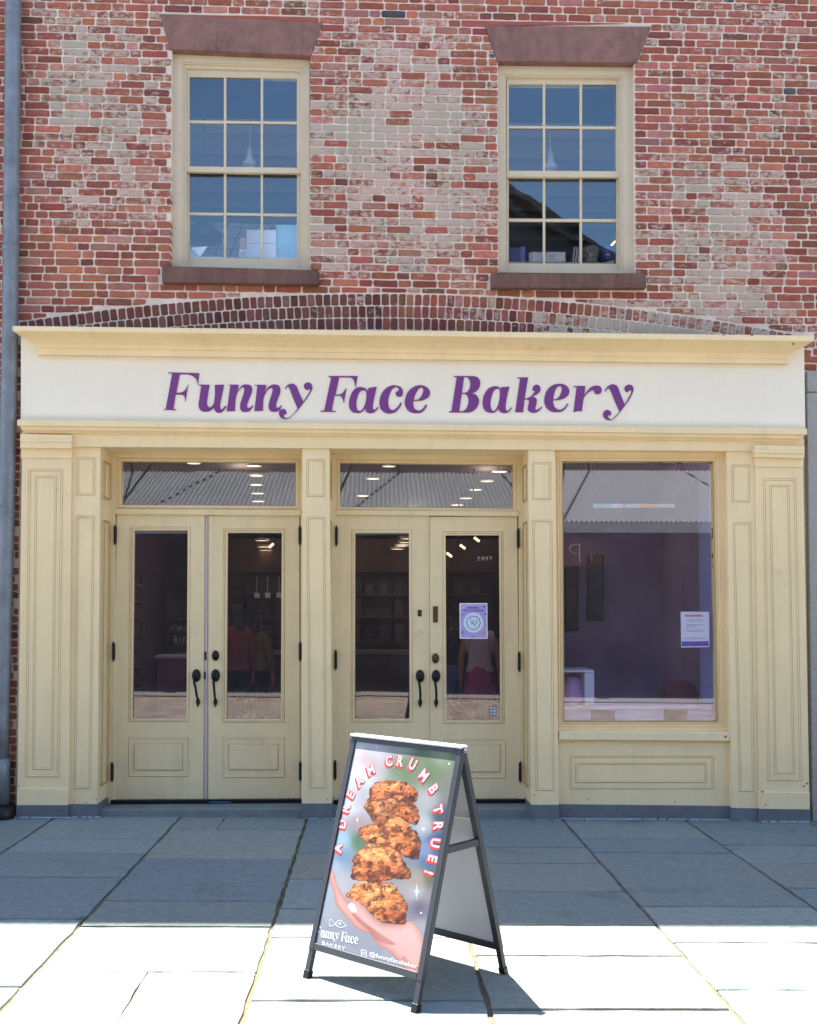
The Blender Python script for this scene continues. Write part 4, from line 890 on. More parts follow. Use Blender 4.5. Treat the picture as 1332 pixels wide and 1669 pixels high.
cp.build('ridge_cap', mat('cap_white', (205, 205, 210), .4, metal=.2), sg, bevel=.003)
cr = MB(); a = f1.lerp(r1, .60)-axis*.016-n*.03; b = g1.lerp(q1_, .60)-axis*.016-nb*.03; d_ = (b-a).normalized(); wv_ = d_.cross(axis).normalized()
cr.prism([a-wv_*.016-axis*.012, b-wv_*.016-axis*.012, b+wv_*.016-axis*.012, a+wv_*.016-axis*.012], [a-wv_*.016+axis*.012, b-wv_*.016+axis*.012, b+wv_*.016+axis*.012, a+wv_*.016+axis*.012]); cr.build('spreader_bar', M['frame'], sg, bevel=.002)
cr = MB(); a = f0.lerp(r0, .72)+axis*.03-n*.03; b = g1.lerp(q1_, .70)-axis*.03-nb*.03; cr.tube([a, b], .006, 8); cr.build('stay_rod', mat('rod_white', (200, 198, 180), .4), sg)
for f_, r_ in ((f1, r1),):
    hb = MB(); hb.ell(RR+axis*.004-Vector((0, 0, .02)), (.010, .010, .010)); hb.build('hinge_bolt', M['galv'], sg)

# poster print: painted on the sheet's own grid of vertices
PO = f0-n*.008
def PH(x, y, lift=0): return plane_hit(x, y, PO+n*lift, n)
c0_, c1_ = f0+axis*PW+up*(.135+PW), f1-axis*PW+up*(.135+PW); c2_, c3_ = r1-axis*PW-up*PW, r0+axis*PW-up*PW
NU, NV = 250, 430
sh = -n*.008
uu, vv = np.meshgrid(np.linspace(0, 1, NU), np.linspace(0, 1, NV))
C = [np.array(q+sh) for q in (c0_, c1_, c2_, c3_)]
P3 = ((1-uu)*(1-vv))[..., None]*C[0]+(uu*(1-vv))[..., None]*C[1]+(uu*vv)[..., None]*C[2]+((1-uu)*vv)[..., None]*C[3]
D = P3-np.array(CAM); zf = D@np.array(Fv); XP = 666+FPX*(D@np.array(Rv))/zf; YPX = OY-FPX*(D@np.array(Uv))/zf
cxp = (XP-480)*3.171; cyp = (YPX-1180)*3.171
def vnoise(x, y, seed=0):
    rs = np.random.RandomState(seed); T = rs.rand(256, 256); xi = np.floor(x).astype(int); yi = np.floor(y).astype(int); fx = x-xi; fy = y-yi
    fx = fx*fx*(3-2*fx); fy = fy*fy*(3-2*fy); g_ = lambda a, b: T[a % 256, b % 256]
    return (g_(xi, yi)*(1-fx)+g_(xi+1, yi)*fx)*(1-fy)+(g_(xi, yi+1)*(1-fx)+g_(xi+1, yi+1)*fx)*fy
def fbm(x, y, s, o=4, seed=0):
    r = 0; a = .5; 
    for k in range(o): r = r+a*vnoise(x/s*2**k+k*17, y/s*2**k+k*31, seed+k); a *= .5
    return r/(1-.5**o)
def sdpoly(px_, py_, poly):
    """signed distance (negative inside) of arrays to a polygon"""
    P_ = np.array(poly, float); N = len(P_); d = np.full(px_.shape, 1e9); ins = np.zeros(px_.shape, bool)
    for i in range(N):
        a, b = P_[i], P_[(i+1) % N]; e_ = b-a; wx, wy = px_-a[0], py_-a[1]; t_ = np.clip((wx*e_[0]+wy*e_[1])/(e_@e_), 0, 1)
        d = np.minimum(d, np.hypot(wx-t_*e_[0], wy-t_*e_[1])); cnd = ((a[1] > py_) != (b[1] > py_))
        with np.errstate(divide='ignore', invalid='ignore'): xi = (b[0]-a[0])*(py_-a[1])/(b[1]-a[1]+1e-12)+a[0]
        ins ^= cnd & (px_ < xi)
    return np.where(ins, -d, d)
BGP = [(330, 100, 225, 235, 245), (420, 130, 205, 205, 220), (380, 200, 205, 185, 190), (330, 250, 215, 230, 240), (560, 110, 165, 180, 180), (650, 180, 120, 135, 105), (700, 250, 112, 132, 100), (760, 160, 150, 165, 140), (840, 180, 130, 140, 120), (800, 330, 128, 132, 120),
       (570, 230, 120, 140, 110), (280, 420, 205, 220, 235), (340, 400, 190, 190, 200), (330, 520, 170, 150, 160), (250, 600, 165, 200, 225), (330, 600, 90, 125, 100), (240, 690, 120, 150, 180), (210, 730, 170, 180, 195), (690, 400, 175, 175, 180), (670, 520, 180, 185, 190), (760, 480, 70, 90, 110),
       (740, 620, 60, 85, 125), (680, 650, 130, 150, 190), (700, 720, 80, 110, 150), (700, 800, 110, 115, 85), (640, 800, 165, 150, 140), (630, 870, 175, 175, 185), (700, 900, 150, 145, 150), (650, 950, 110, 105, 125), (690, 960, 130, 125, 145), (660, 1050, 165, 165, 180),
       (180, 850, 170, 180, 200), (250, 830, 185, 185, 190), (150, 950, 165, 175, 190), (260, 950, 160, 165, 175), (130, 1050, 150, 158, 172), (300, 1150, 150, 155, 168), (120, 1150, 145, 152, 166), (450, 1200, 150, 155, 168), (480, 1290, 152, 158, 170), (380, 1100, 155, 160, 172), (560, 1320, 155, 160, 172)]
num = np.zeros(cxp.shape+(3,)); den = np.zeros(cxp.shape)
for (a, b, *c) in BGP:
    w_ = 1/(((cxp-a)**2+(cyp-b)**2)/900+1)**1.8; num += w_[..., None]*np.array(c); den += w_
IMG = num/den[..., None]
IMG += (fbm(cxp, cyp*.5, 60, 2, 5)-.5)[..., None]*18
def over(mask, colr):
    global IMG
    m_ = np.clip(mask, 0, 1)[..., None]; IMG = IMG*(1-m_)+np.array(colr)*m_
def blend(a, b, t_): return np.array(a)*(1-t_[..., None])+np.array(b)*t_[..., None]
def skin(poly, hi, lo, lx, ly, ew=26):
    sd = sdpoly(cxp, cyp, poly); t_ = np.clip(-sd/ew, 0, 1)**.7; g_ = np.clip(.5+(cxp-lx)*.0012+(ly-cyp)*.0022, 0, 1)
    colr = blend(lo, hi, np.clip(t_*.65+g_*.45, 0, 1))+(fbm(cxp, cyp, 14, 3, 8)-.5)[..., None]*10; over(np.clip(.5-sd/2.5, 0, 1), colr)
def sm(pts): return [(p.x, p.y) for p in smooth_outline(pts, 6)]
# far fingers, palm, wrist
skin(sm([(172, 752), (185, 748), (205, 770), (222, 830), (250, 880), (275, 915), (320, 960), (400, 1000), (420, 1060), (400, 1085), (330, 1062), (285, 1018), (245, 975), (215, 930), (200, 860), (178, 800)]), (226, 180, 172), (180, 118, 108), 250, 900, 22)
skin(sm([(270, 935), (285, 912), (318, 908), (352, 935), (395, 985), (440, 1025), (500, 1038), (560, 1034), (600, 1020), (640, 1055), (668, 1115), (672, 1200), (640, 1345), (600, 1345), (580, 1310), (560, 1260), (540, 1225), (480, 1170), (430, 1140), (405, 1100), (385, 1068), (340, 1040), (300, 985)]), (232, 188, 184), (182, 118, 108), 480, 1080, 34)
skin(sm([(560, 1200), (600, 1235), (640, 1260), (640, 1345), (600, 1340), (575, 1290)]), (222, 168, 156), (190, 122, 108), 620, 1250, 30)
sdt = sdpoly(cxp, cyp, sm([(385, 1068), (345, 1030), (300, 985), (320, 992), (380, 1040), (450, 1090), (520, 1140), (430, 1120)])); over(np.clip(.5-sdt/10, 0, .6), (170, 104, 94))
sdn = sdpoly(cxp, cyp, sm([(272, 940), (285, 925), (305, 925), (325, 955), (322, 975), (300, 975), (283, 960)])); over(np.clip(.5-sdn/2, 0, 1), (240, 214, 220)); over(np.clip(1-np.abs(sdn)/3, 0, .6), (190, 130, 130))
def cookie(poly, seed, hue=1.0):
    ex = (fbm(cxp, cyp, 16, 3, seed+3)-.5)*16; sd = sdpoly(cxp, cyp, poly)+ex; ys_ = [p[1] for p in poly]; y0, y1 = min(ys_), max(ys_)
    v1 = fbm(cxp, cyp, 34, 3, seed); v2 = fbm(cxp, cyp, 12, 3, seed+11); hgt = v1*.6+v2*.4
    gx = np.gradient(hgt, axis=1); gy = np.gradient(hgt, axis=0)
    shd = np.clip(.5+(gy*6.5-gx*4), 0, 1); tt = np.clip((cyp-y0)/(y1-y0), 0, 1)
    base = blend((226, 142, 84), (158, 80, 46), np.clip(tt*.8+(.5-v1)*1.2, 0, 1)); base = base*(.68+.62*shd[..., None])
    base = base*np.clip(.35+(fbm(cxp, cyp, 30, 2, seed+7)-.28)*3.0, .66, 1.12)[..., None]; base = base*(1.12-.3*np.clip(np.abs(cxp-np.mean([p_[0] for p_ in poly])+25)/150, 0, 1)**2)[..., None]; dk = np.clip((fbm(cxp, cyp, 24, 3, seed+21)-.67)*12, 0, 1); base = base*(1-dk[..., None]*.72)+np.array((70, 36, 34))*dk[..., None]*.72
    hl = np.clip((v2-.60)*5, 0, 1)*np.clip(1.1-tt*1.2, 0, 1); base = base*(1-hl[..., None]*.75)+np.array((252, 208, 170))*hl[..., None]*.75
    ed = np.clip(1+sd/14, 0, 1)**2; base *= (1-.45*ed[..., None]*np.clip(.35+tt, 0, 1)[..., None]); over(np.clip(.5-sd/2.2, 0, 1), np.clip(base, 20, 250))
cookie(sm([(285, 865), (320, 822), (410, 815), (500, 820), (535, 860), (585, 935), (578, 990), (570, 1030), (500, 1034), (440, 1020), (400, 985), (345, 930), (300, 905), (265, 895)]), 10)
cookie(sm([(335, 650), (390, 622), (470, 625), (545, 660), (560, 700), (600, 765), (590, 800), (520, 800), (430, 818), (330, 808), (290, 790), (305, 730), (300, 700)]), 50)
cookie(sm([(330, 560), (345, 535), (400, 515), (425, 475), (490, 458), (560, 480), (600, 530), (640, 570), (655, 620), (645, 690), (610, 700), (560, 680), (500, 640), (440, 620), (380, 612), (338, 590)]), 90)
cookie(sm([(385, 385), (440, 385), (540, 395), (620, 420), (648, 480), (630, 525), (590, 510), (520, 470), (450, 460), (405, 505), (385, 470), (357, 430)]), 130)
cookie(sm([(388, 380), (390, 335), (430, 300), (480, 290), (560, 298), (620, 325), (638, 370), (625, 410), (560, 405), (500, 385), (440, 395), (400, 400)]), 170)
def star(cx, cy, h, w_):
    d = np.minimum(np.abs(cxp-cx)/w_+(np.abs(cyp-cy)/h)**.5, np.abs(cyp-cy)/w_+(np.abs(cxp-cx)/(h*.45))**.5*1.0); over(np.clip((1-d)*2.5, 0, 1), (252, 252, 255))
star(632, 866, 60, 9); star(820, 268, 26, 7); star(325, 495, 22, 6); star(152, 925, 22, 6); star(350, 130, 30, 6)
for a, b, r_ in ((800, 205, 6), (667, 543, 8), (655, 976, 6), (703, 936, 5), (425, 122, 5)): over(np.clip((r_-np.hypot(cxp-a, cyp-b))/2, 0, 1), (252, 252, 255))
IMG = np.clip(IMG, 0, 255)/255; LIN = np.where(IMG <= .04045, IMG/12.92, ((IMG+.055)/1.055)**2.4)*.42
me = bpy.data.meshes.new('poster'); V = P3.reshape(-1, 3)
fi = [(j*NU+i, j*NU+i+1, (j+1)*NU+i+1, (j+1)*NU+i) for j in range(NV-1) for i in range(NU-1)]
me.from_pydata(V.tolist(), [], fi); at = me.color_attributes.new('Col', 'FLOAT_COLOR', 'POINT'); at.data.foreach_set('color', np.concatenate([LIN.reshape(-1, 3), np.ones((NU*NV, 1))], 1).ravel().tolist())
pm = bpy.data.materials.new('printed_sheet'); pm.use_nodes = True; t = pm.node_tree; p = t.nodes['Principled BSDF']; a = t.nodes.new('ShaderNodeAttribute'); a.attribute_name = 'Col'; t.links.new(a.outputs['Color'], p.inputs['Base Color']); p.inputs['Roughness'].default_value = .4; p.inputs['Specular IOR Level'].default_value = .25
po = link('poster', me, pm, sg); po['label'] = 'printed sheet of a hand under four stacked cookies'
bk = MB(); bk.prism([c0_+sh*1.3, c1_+sh*1.25, c2_+sh*1.25, c3_+sh*1.25], [c0_+sh*1.6, c1_+sh*1.6, c2_+sh*1.6, c3_+sh*1.6]); bk.build('backing_board', M['white'], po)
inkw = mat('print_white', (176, 146, 160), .5, spec=.25); inkr = mat('print_red', (196, 56, 44), .5, spec=.25); inkp = mat('print_pale', (176, 180, 190), .5, spec=.25)
def ctr(me):
    vs = [v.co for v in me.vertices]; return (max(v.x for v in vs)+min(v.x for v in vs))/2, (max(v.y for v in vs)+min(v.y for v in vs))/2
def pu(x, y): return ((PH(x, y)-f0).dot(axis), (PH(x, y)-f0).dot(up))
def uvp(u, v, lift): return f0+axis*u+up*v+sh+n*(lift)
words = [[('A', 75, 1045)], [('D', 118, 805), ('R', 155, 650), ('E', 205, 515), ('A', 288, 385), ('M', 405, 272)], [('C', 585, 182), ('R', 698, 180), ('U', 820, 212), ('M', 930, 322), ('B', 1025, 455)], [('T', 1068, 655), ('R', 1070, 820), ('U', 1040, 985), ('E', 1013, 1140), ('!', 975, 1278)]]
seq = [(ch, pu(540+x/6.055, 1210+y/6.055)) for wd in words for ch, x, y in wd]
def put_text(me, u, v, ang, kx, ky, lift, mt, nm, du=0, dv=0):
    cx, cy = ctr(me); ca, sa = math.cos(ang), math.sin(ang)
    map_mesh(me, lambda a, b, c: (lambda X_, Y_: uvp(u+du+X_*ca-Y_*sa, v+dv+X_*sa+Y_*ca, lift))((a-cx)*kx, (b-cy)*ky)); return link(nm, me, mt, po)
for i, (ch, (u, v)) in enumerate(seq):
    a = seq[max(0, i-1)][1]; b = seq[min(len(seq)-1, i+1)][1]; ang = math.atan2(b[1]-a[1], b[0]-a[0])
    S = .070
    for k in range(1, 4): put_text(text2d(ch, 1, .065), u, v, ang, S*.86, S, .0006+.0002*(4-k), inkr, 'letter_shadow', -.0018*k, -.0026*k)
    put_text(text2d(ch, 1, .07), u, v, ang, S*.86, S, .0015, inkr, 'letter_outline'); put_text(text2d(ch, 1, .034), u, v, ang, S*.86, S, .0022, inkw, 'letter')
# logo words reuse the traced letters
def c1(x, y): return 480+x/3.171, 1180+y/3.171
for gi in range(9):
    sx, ox, oy, loops = GL[gi]; L2 = [[(p.x/sx+ox, -(p.y/sx+oy)) for p in smooth_outline(lp)] for lp in loops]; me = fill2d('logo_letter', L2)
    def f_(x, y, z):
        X_ = (x-268)/(700-268); Yy = (-y-612)/(675-612); px_, py_ = c1(108+X_*222+(0), 1046+X_*42+Yy*54); return PH(px_, py_, .0014)
    map_mesh(me, f_); link('logo_letter', me, inkp, po)
def px_text(s, x0, y0, x1, y1, h, mt, off=0, space=1):
    me = text2d(s, 1, off, space=space); vs = [v.co.copy() for v in me.vertices]; a0, a1 = min(v.x for v in vs), max(v.x for v in vs); b0, b1 = min(v.y for v in vs), max(v.y for v in vs)
    hh = b1-b0
    def f_(x, y, z):
        t_ = (x-a0)/(a1-a0); px_, py_ = c1(x0+(x1-x0)*t_+(y-b0)/hh*h*.05, y0+(y1-y0)*t_-(y-b0)/hh*h); return PH(px_, py_, .0014)
    map_mesh(me, f_); return link('small_lettering', me, mt, po)
px_text('BAKERY', 143, 1140, 263, 1172, 19, inkp, .02, 1.3); px_text('@funnyfacebaker', 386, 1206, 634, 1272, 32, inkp, .008)
def c1ring(o, i, nm):
    m = MB(); O = [PH(*c1(x, y), .0014) for x, y in o]; I = [PH(*c1(x, y), .0014) for x, y in i]; k = len(O)
    for j in range(k): l = (j+1) % k; m.poly([O[j], O[l], I[l], I[j]])
    return m.build(nm, inkp, po)
def rrect(cx, cy, a, b, r, shx=0):
    pts = []
    for qx, qy, a0 in ((1, 1, 0), (-1, 1, 90), (-1, -1, 180), (1, -1, 270)):
        for k in range(5): an = R_(a0+k*22.5); X_ = qx*(a-r)+r*math.cos(an); Y_ = qy*(b-r)+r*math.sin(an); pts.append((cx+X_, cy+Y_+X_*.25))
    return pts
c1ring(rrect(359, 1186, 15, 19, 6), rrect(359, 1186, 11.5, 15.5, 4), 'camera_icon'); c1ring(rrect(359, 1186, 7.5, 9, 7), rrect(359, 1186, 4.5, 6, 4), 'camera_icon')
cw = [(x, y) for x, y in [(210, 1030), (225, 1015), (240, 1012), (258, 1030), (270, 1043), (255, 1050), (235, 1053), (218, 1045)]]
c1ring(cw, [(240+(x-240)*.86, 1034+(y-1034)*.84) for x, y in cw], 'candy_outline')
cw = [(180, 1012), (190, 1008), (211, 1032), (213, 1038), (188, 1048), (178, 1040), (184, 1030)]; c1ring(cw, [(194+(x-194)*.82, 1029+(y-1029)*.82) for x, y in cw], 'candy_outline')
c1ring(disc(234, 1031, 7, 10), disc(234, 1031, 1, 10), 'candy_outline')

# ------------------------------------------------------------------ interior (ground floor)
CZ = 3.36
def room(nm, a, b, mt):
    m = MB(); m.box(a, b); o = m.build(nm, mt); tag(o, kind='structure'); return o
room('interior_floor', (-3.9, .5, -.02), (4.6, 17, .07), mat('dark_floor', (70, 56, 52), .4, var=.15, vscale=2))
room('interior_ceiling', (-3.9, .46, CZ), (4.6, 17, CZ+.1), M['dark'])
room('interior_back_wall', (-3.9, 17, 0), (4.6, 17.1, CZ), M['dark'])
room('interior_left_wall', (-4.0, .46, 0), (-3.9, 17, CZ), M['pwall'])
room('interior_right_wall', (4.5, .46, 0), (4.6, 17, CZ), M['pwall'])
room('partition_wall', (1.75, 3.3, .07), (4.5, 3.4, CZ), M['pwall'])
room('lilac_return_wall', (2.985, .21, .07), (3.3, .80, CZ), M['lwall'])
room('shop_side_wall', (3.3, .76, .07), (3.4, 3.3, CZ), M['pwall'])
# blocked-out upper floor
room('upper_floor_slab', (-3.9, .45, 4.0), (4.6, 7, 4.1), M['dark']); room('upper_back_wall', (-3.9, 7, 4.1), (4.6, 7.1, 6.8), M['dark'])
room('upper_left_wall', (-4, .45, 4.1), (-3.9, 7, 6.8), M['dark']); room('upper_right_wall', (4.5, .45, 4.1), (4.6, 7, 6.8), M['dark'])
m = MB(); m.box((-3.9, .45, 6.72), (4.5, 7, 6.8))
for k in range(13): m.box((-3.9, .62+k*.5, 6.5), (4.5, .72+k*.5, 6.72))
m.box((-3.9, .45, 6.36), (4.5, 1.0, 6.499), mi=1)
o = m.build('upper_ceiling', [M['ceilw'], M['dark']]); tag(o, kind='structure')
def ceil_pt(x, y, z):
    r = ray(x, y); return CAM+r*((z-CAM.z)/r.z)
lst = [(415, 758, CZ), (418, 774, CZ), (418, 789, CZ), (420, 803, CZ), (421, 816, CZ), (608, 779, CZ), (591.5, 807, CZ), (815, 767.5, CZ), (794, 783, CZ), (775.5, 797, CZ), (760, 811, CZ), (745.5, 822, CZ), (634, 758.5, CZ), (316, 753.5, CZ),
       (664, 877, 2.8), (661, 883, 2.8), (655, 889, 2.8), (648, 894, 2.8), (642, 898, 2.8), (636, 902, 2.8), (630, 907, 2.8), (584, 907, 2.8), (427, 880, 2.8), (430, 890.5, 2.8), (433, 896, 2.8), (435, 905, 2.8)]
for k, (x, y, z) in enumerate(lst):
    p = ceil_pt(x, y, z); rr_ = .075*((p-CAM).length/12.5)
    hi = z == CZ
    pos = 'far' if not hi else ('left' if x < 500 else 'right')
    t = thing('ceiling_light', 'small round warm ceiling light glowing '+('through the transom above the left doors' if x < 500 and hi else 'through the transom above the right doors' if hi else 'deep inside behind the right doors' if x > 500 else 'deep inside behind the second door'), 'ceiling light', p,
              group='ceiling lights '+('above the left doors' if x < 500 and hi else 'above the right doors' if hi else 'deep behind the right doors' if x > 500 else 'deep behind the second door'))
    m = MB(); m.lathe(p, [(rr_*1.15, .02), (rr_*1.15, -.012), (rr_, -.014)], n=18); m.build('trim_ring', M['white'], t)
    m = MB(); m.lathe(p+Vector((0, 0, -.01)), [(rr_, 0), (0.001, 0)], n=18); m.build('bulb', M['lamp'], t)
    if not hi: m = MB(); m.tube([p, Vector((p.x, p.y, CZ))], .012, 6); m.build('stem', M['dark'], t)
for k, (x, y, z) in enumerate(((-1.5, 3.2, 3.2), (1.3, 3.4, 3.2), (-.9, 7.5, 3.0), (.6, 8, 3.0), (-2.9, 2.2, 3.2))):
    ld = bpy.data.lights.new('ceiling_glow', 'POINT'); ld.energy = 2.2; ld.color = (1, .80, .62); ld.shadow_soft_size = .08; lo = bpy.data.objects.new('ceiling_glow', ld); COL.objects.link(lo); lo.location = (x, y, z)
# three little track spots behind the right-most doors
for x, y, rz in ((773, 876, .5), (750, 888, .5), (728, 901, .5), (446, 886, -.5)):
    p = W(x, y, 3.2); t = thing('track_spotlight', 'small tilted warm spotlight seen behind the '+('second' if x < 500 else 'rightmost')+' door glass', 'spotlight', p, group='track spotlights')
    t['label'] = {773: 'highest of the three tilted spotlights behind the rightmost door', 750: 'middle of the three tilted spotlights behind the rightmost door', 728: 'lowest of the three tilted spotlights behind the rightmost door', 446: 'tilted spotlight behind the second door glass from the left'}[x]
    m = MB(); d = Vector((.06 if x != 446 else -.05, 0, -.045)); m.tube([p, p+d], .014, 8); m.build('lit_tube', M['lamp'], t)
    m = MB(); m.tube([p-d*.3+Vector((0, .03, 0)), Vector((p.x, p.y+.03, CZ))], .008, 6); m.build('stem', M['dark'], t)

# shop window furniture
M['lil'] = mat('lilac_white', (196, 192, 226), .5); M['bag'] = mat('lilac_bag', (204, 160, 222), .45, var=.15, vscale=9); M['maroon'] = mat('maroon_fabric', (150, 56, 80), .8, var=.1, vscale=20)
t = thing('display_bench', 'long low white bench inside the shop window', 'bench', W(1050, 1180, .6))
zt = W(1050, 1150, .45).z; xl, xr = W(921, 1150, .45).x-.05, 2.98
m = MB(); m.box((xl, .45, zt-.035), (xr, 1.15, zt)); m.build('bench_top', M['lil'], t, bevel=.003)
m = MB(); zb = .07
for a, b in ((921, 963), (1003, 1082), (1121, 1175)): m.box((W(a, 1160, .47).x, .47, zb), (min(xr, W(b, 1160, .47).x), .50, zt-.036))
m.build('front_boards', M['lil'], t)
t = thing('open_cabinet', 'white open-fronted box at the bottom left of the shop window', 'cabinet', W(945, 1150, .6))
A_, B_ = W(905, 1157, .42), W(968.5, 1092, .42)
m = MB(); m.box((A_.x, .42, B_.z-.02), (B_.x, .85, B_.z)); m.box((B_.x-.085, .42, zt+.002), (B_.x, .85, B_.z-.022)); m.build('case', M['lil'], t, bevel=.002)
t = thing('lilac_bag', 'satin lilac bag sitting in the white box in the shop window', 'bag', W(936, 1152, .5))
m = MB(); c = W(936, 1156, .55); pr = [(.0, 0), (.115, .0), (.125, .03), (.115, .09), (.095, .15), (.078, .2), (.06, .235), (0, .25)]
m.lathe(Vector((c.x, .58, zt+.002)), [(r_*(1+.06*math.sin(h*40)), h) for r_, h in pr], n=22)
for v_ in range(len(m.v)): a = Vector(m.v[v_]); an = math.atan2(a.y-.58, a.x-c.x); kf = 1+.07*math.sin(an*7+a.z*20); m.v[v_] = (c.x+(a.x-c.x)*kf, .58+(a.y-.58)*kf*.75, a.z)
m.build('bag_body', M['bag'], t, smooth=True)
m = MB(); m.tube([(c.x-.09, .52, zt+.06), (c.x, .49, zt+.045), (c.x+.09, .52, zt+.06)], .006, 8); m.build('ribbon', M['lil'], t)
t = thing('maroon_chair', 'maroon padded chair back behind the bench in the shop window', 'chair', W(1105, 1200, 1.7))
c = W(1106, 1112, 1.7); m = MB(); m.ell((c.x, 1.7, c.z-.16), (.21, .05, .19), nu=24, nv=14); m.build('backrest', M['maroon'], t, smooth=True)
m = MB(); m.ell((c.x, 1.48, .52), (.22, .22, .06), nu=20); m.build('seat', M['maroon'], t, smooth=True)
for sx_ in (-.17, .17):
    for sy in (1.32, 1.68): m = MB(); m.tube([(c.x+sx_, sy, .07), (c.x+sx_*.9, sy, .5 if sy < 1.5 else .95)], .015, 8); m.build('leg', M['black'], t)
for k, (a, b, c_a, d) in enumerate(((921, 922, 943, 1028), (957, 905, 985, 1012))):
    p = W(a, d, 3.27); t = thing('framed_picture', ['dark framed picture hanging at the left edge of the shop window', 'dark framed picture hanging second from the left in the shop window'][k], 'picture', p, group='pictures on the purple wall')
    m = MB(); q = Q(a, b, c_a, d); m.ring(q, inset(q, 2.2), 3.24, 3.29); m.build('picture_frame', M['dark'], t)
    m = MB(); m.pq(inset(q, 2), 3.27, 3.285); m.build('canvas', mat('canvas', (86, 46, 40) if k == 0 else (60, 46, 44), .6, var=.6, vscale=7, dirt=((120, 84, 50), .8, 6)), t)
t = thing('card_strip', 'narrow strip of pastel cards hanging high in the shop window', 'card strip', W(1033, 828, .5))
r6 = random.Random(2); x = 967
for cc, wd in (((150, 190, 200), 30), ((190, 215, 225), 9), ((205, 185, 215), 9), ((130, 175, 205), 6), ((215, 190, 160), 7), ((170, 190, 220), 9), ((196, 176, 214), 6), ((226, 150, 100), 24), ((180, 170, 205), 8), ((206, 190, 150), 12), ((190, 198, 190), 7), ((226, 206, 150), 6)):
    flat([(x, 828-(x-967)*.006), (x+wd, 828-(x-967)*.006), (x+wd, 821+(x-967)*.002), (x, 821)], .5, mat('card', cc, .5, var=.15, vscale=60), t, 'card', .004); x += wd
m = MB()
for xx in (969, 1098): m.tube([W(xx, 822, .502), Vector((W(xx, 822, .502).x, .502, CZ))], .0015, 5)
m.build('wire', M['galv'], t)

# ground-floor background furniture seen dimly through the doors
t = thing('wooden_shelf', 'dark ladder-like wooden shelf behind the leftmost door glass', 'shelf', W(228, 1110, 2.2))
m = MB(); 
for xx in (219, 236): m.tube([W(xx-3, 1140, 2.2), W(xx-6, 930, 2.3)], .02, 6)
for k in range(7): yy = 955+k*27; m.tube([W(214.5, yy, 2.25), W(233, yy, 2.25)], .016, 6)
m.build('rails', mat('dark_wood', (110, 74, 54), .5, var=.2, vscale=8), t)
t = thing('drinks_fridge', 'black shelved unit with packages behind the leftmost door', 'display unit', W(290, 1110, 3.5))
m = MB(); q = Q(274, 1008, 312, 1072); m.ring(q, inset(q, 2), 3.4, 3.9); m.pq(Q(276, 1029, 310, 1031), 3.42, 3.8); m.pq(Q(276, 1049, 310, 1051), 3.42, 3.8); m.build('case', M['black'], t)
r7 = random.Random(8)
for k in range(10): 
    xx = 277+(k % 5)*6.4; yy = 1029+(k//5)*20; m = MB(); m.pq(Q(xx, yy-r7.uniform(8, 13), xx+5, yy), 3.5, 3.6); m.build('package', mat('package', [(150, 110, 90), (70, 110, 90), (190, 180, 170), (160, 70, 80)][k % 4], .5), t)
t = thing('purple_counter', 'purple shop counter block behind the leftmost door', 'counter', W(285, 1120, 3.0)); m = MB(); p0, p1 = W(256, 1073, 2.9), W(330, 1073, 2.9); m.box((p0.x, 2.9, .07), (p1.x, 3.3, p0.z)); m.build('counter_body', mat('counter_purple', (120, 74, 120), .5), t); m = MB(); m.box((p0.x-.02, 2.88, p0.z+.002), (p1.x+.02, 3.32, p0.z+.03)); m.build('counter_top', M['lil'], t)
t = thing('service_counter', 'long dark service counter at the back of the shop', 'counter', (0, 8, .07))
m = MB(); m.box((-3.0, 8, .07), (1.2, 8.7, 1.05)); m.build('counter_body', mat('counter_brown', (90, 60, 60), .5, var=.2), t); m = MB(); m.box((-3.05, 7.95, 1.052), (1.25, 8.72, 1.1)); m.build('counter_top', mat('counter_top', (150, 130, 120), .3), t)
for k in range(3):
    xx = (419, 436.5, 455)[k]; t = thing('hanging_tag', ['leftmost', 'middle', 'rightmost'][k]+' of three white tags hanging behind the second door', 'tag', W(xx, 970, 5.0), group='hanging price tags'); m = MB(); m.pq([(xx-4.5, 974), (xx+4, 975), (xx+4.5, 966.5), (xx-4, 965.5)], 5.0, 5.01); m.build('card', M['white'], t)
    m = MB(); m.tube([W(xx, 966, 5.005), W(xx, 940, 5.005)], .004, 5); m.build('string', M['white'], t)
# wall shelves with stock, far back
t = thing('stock_shelves', 'dim wall shelves with stock at the back of the shop', 'shelves', (-1, 9.6, .07))
m = MB()
for k in range(4): m.box((-3.0, 9.5, 1.2+k*.4), (2.2, 9.9, 1.23+k*.4))
m.box((-3.05, 9.95, .07), (2.25, 10.0, 3.0)); m.build('boards', mat('shelf_wood', (96, 66, 50), .6, var=.2, vscale=3), t)
for k in range(60):
    xx = -2.95+(k % 20)*.255; zz = 1.231+(k//20)*.4; h_ = r7.uniform(.12, .3); m = MB(); m.box((xx, 9.55, zz), (xx+r7.uniform(.1, .2), 9.75, zz+h_))
    m.build('jar', mat('stock', r7.choice([(90, 66, 40), (84, 44, 40), (50, 60, 50), (80, 74, 66), (60, 42, 60), (40, 34, 34)]), .5) if k < 6 else bpy.data.materials['stock' + ('' if k % 6 == 0 else '.%03d' % (k % 6))], t)

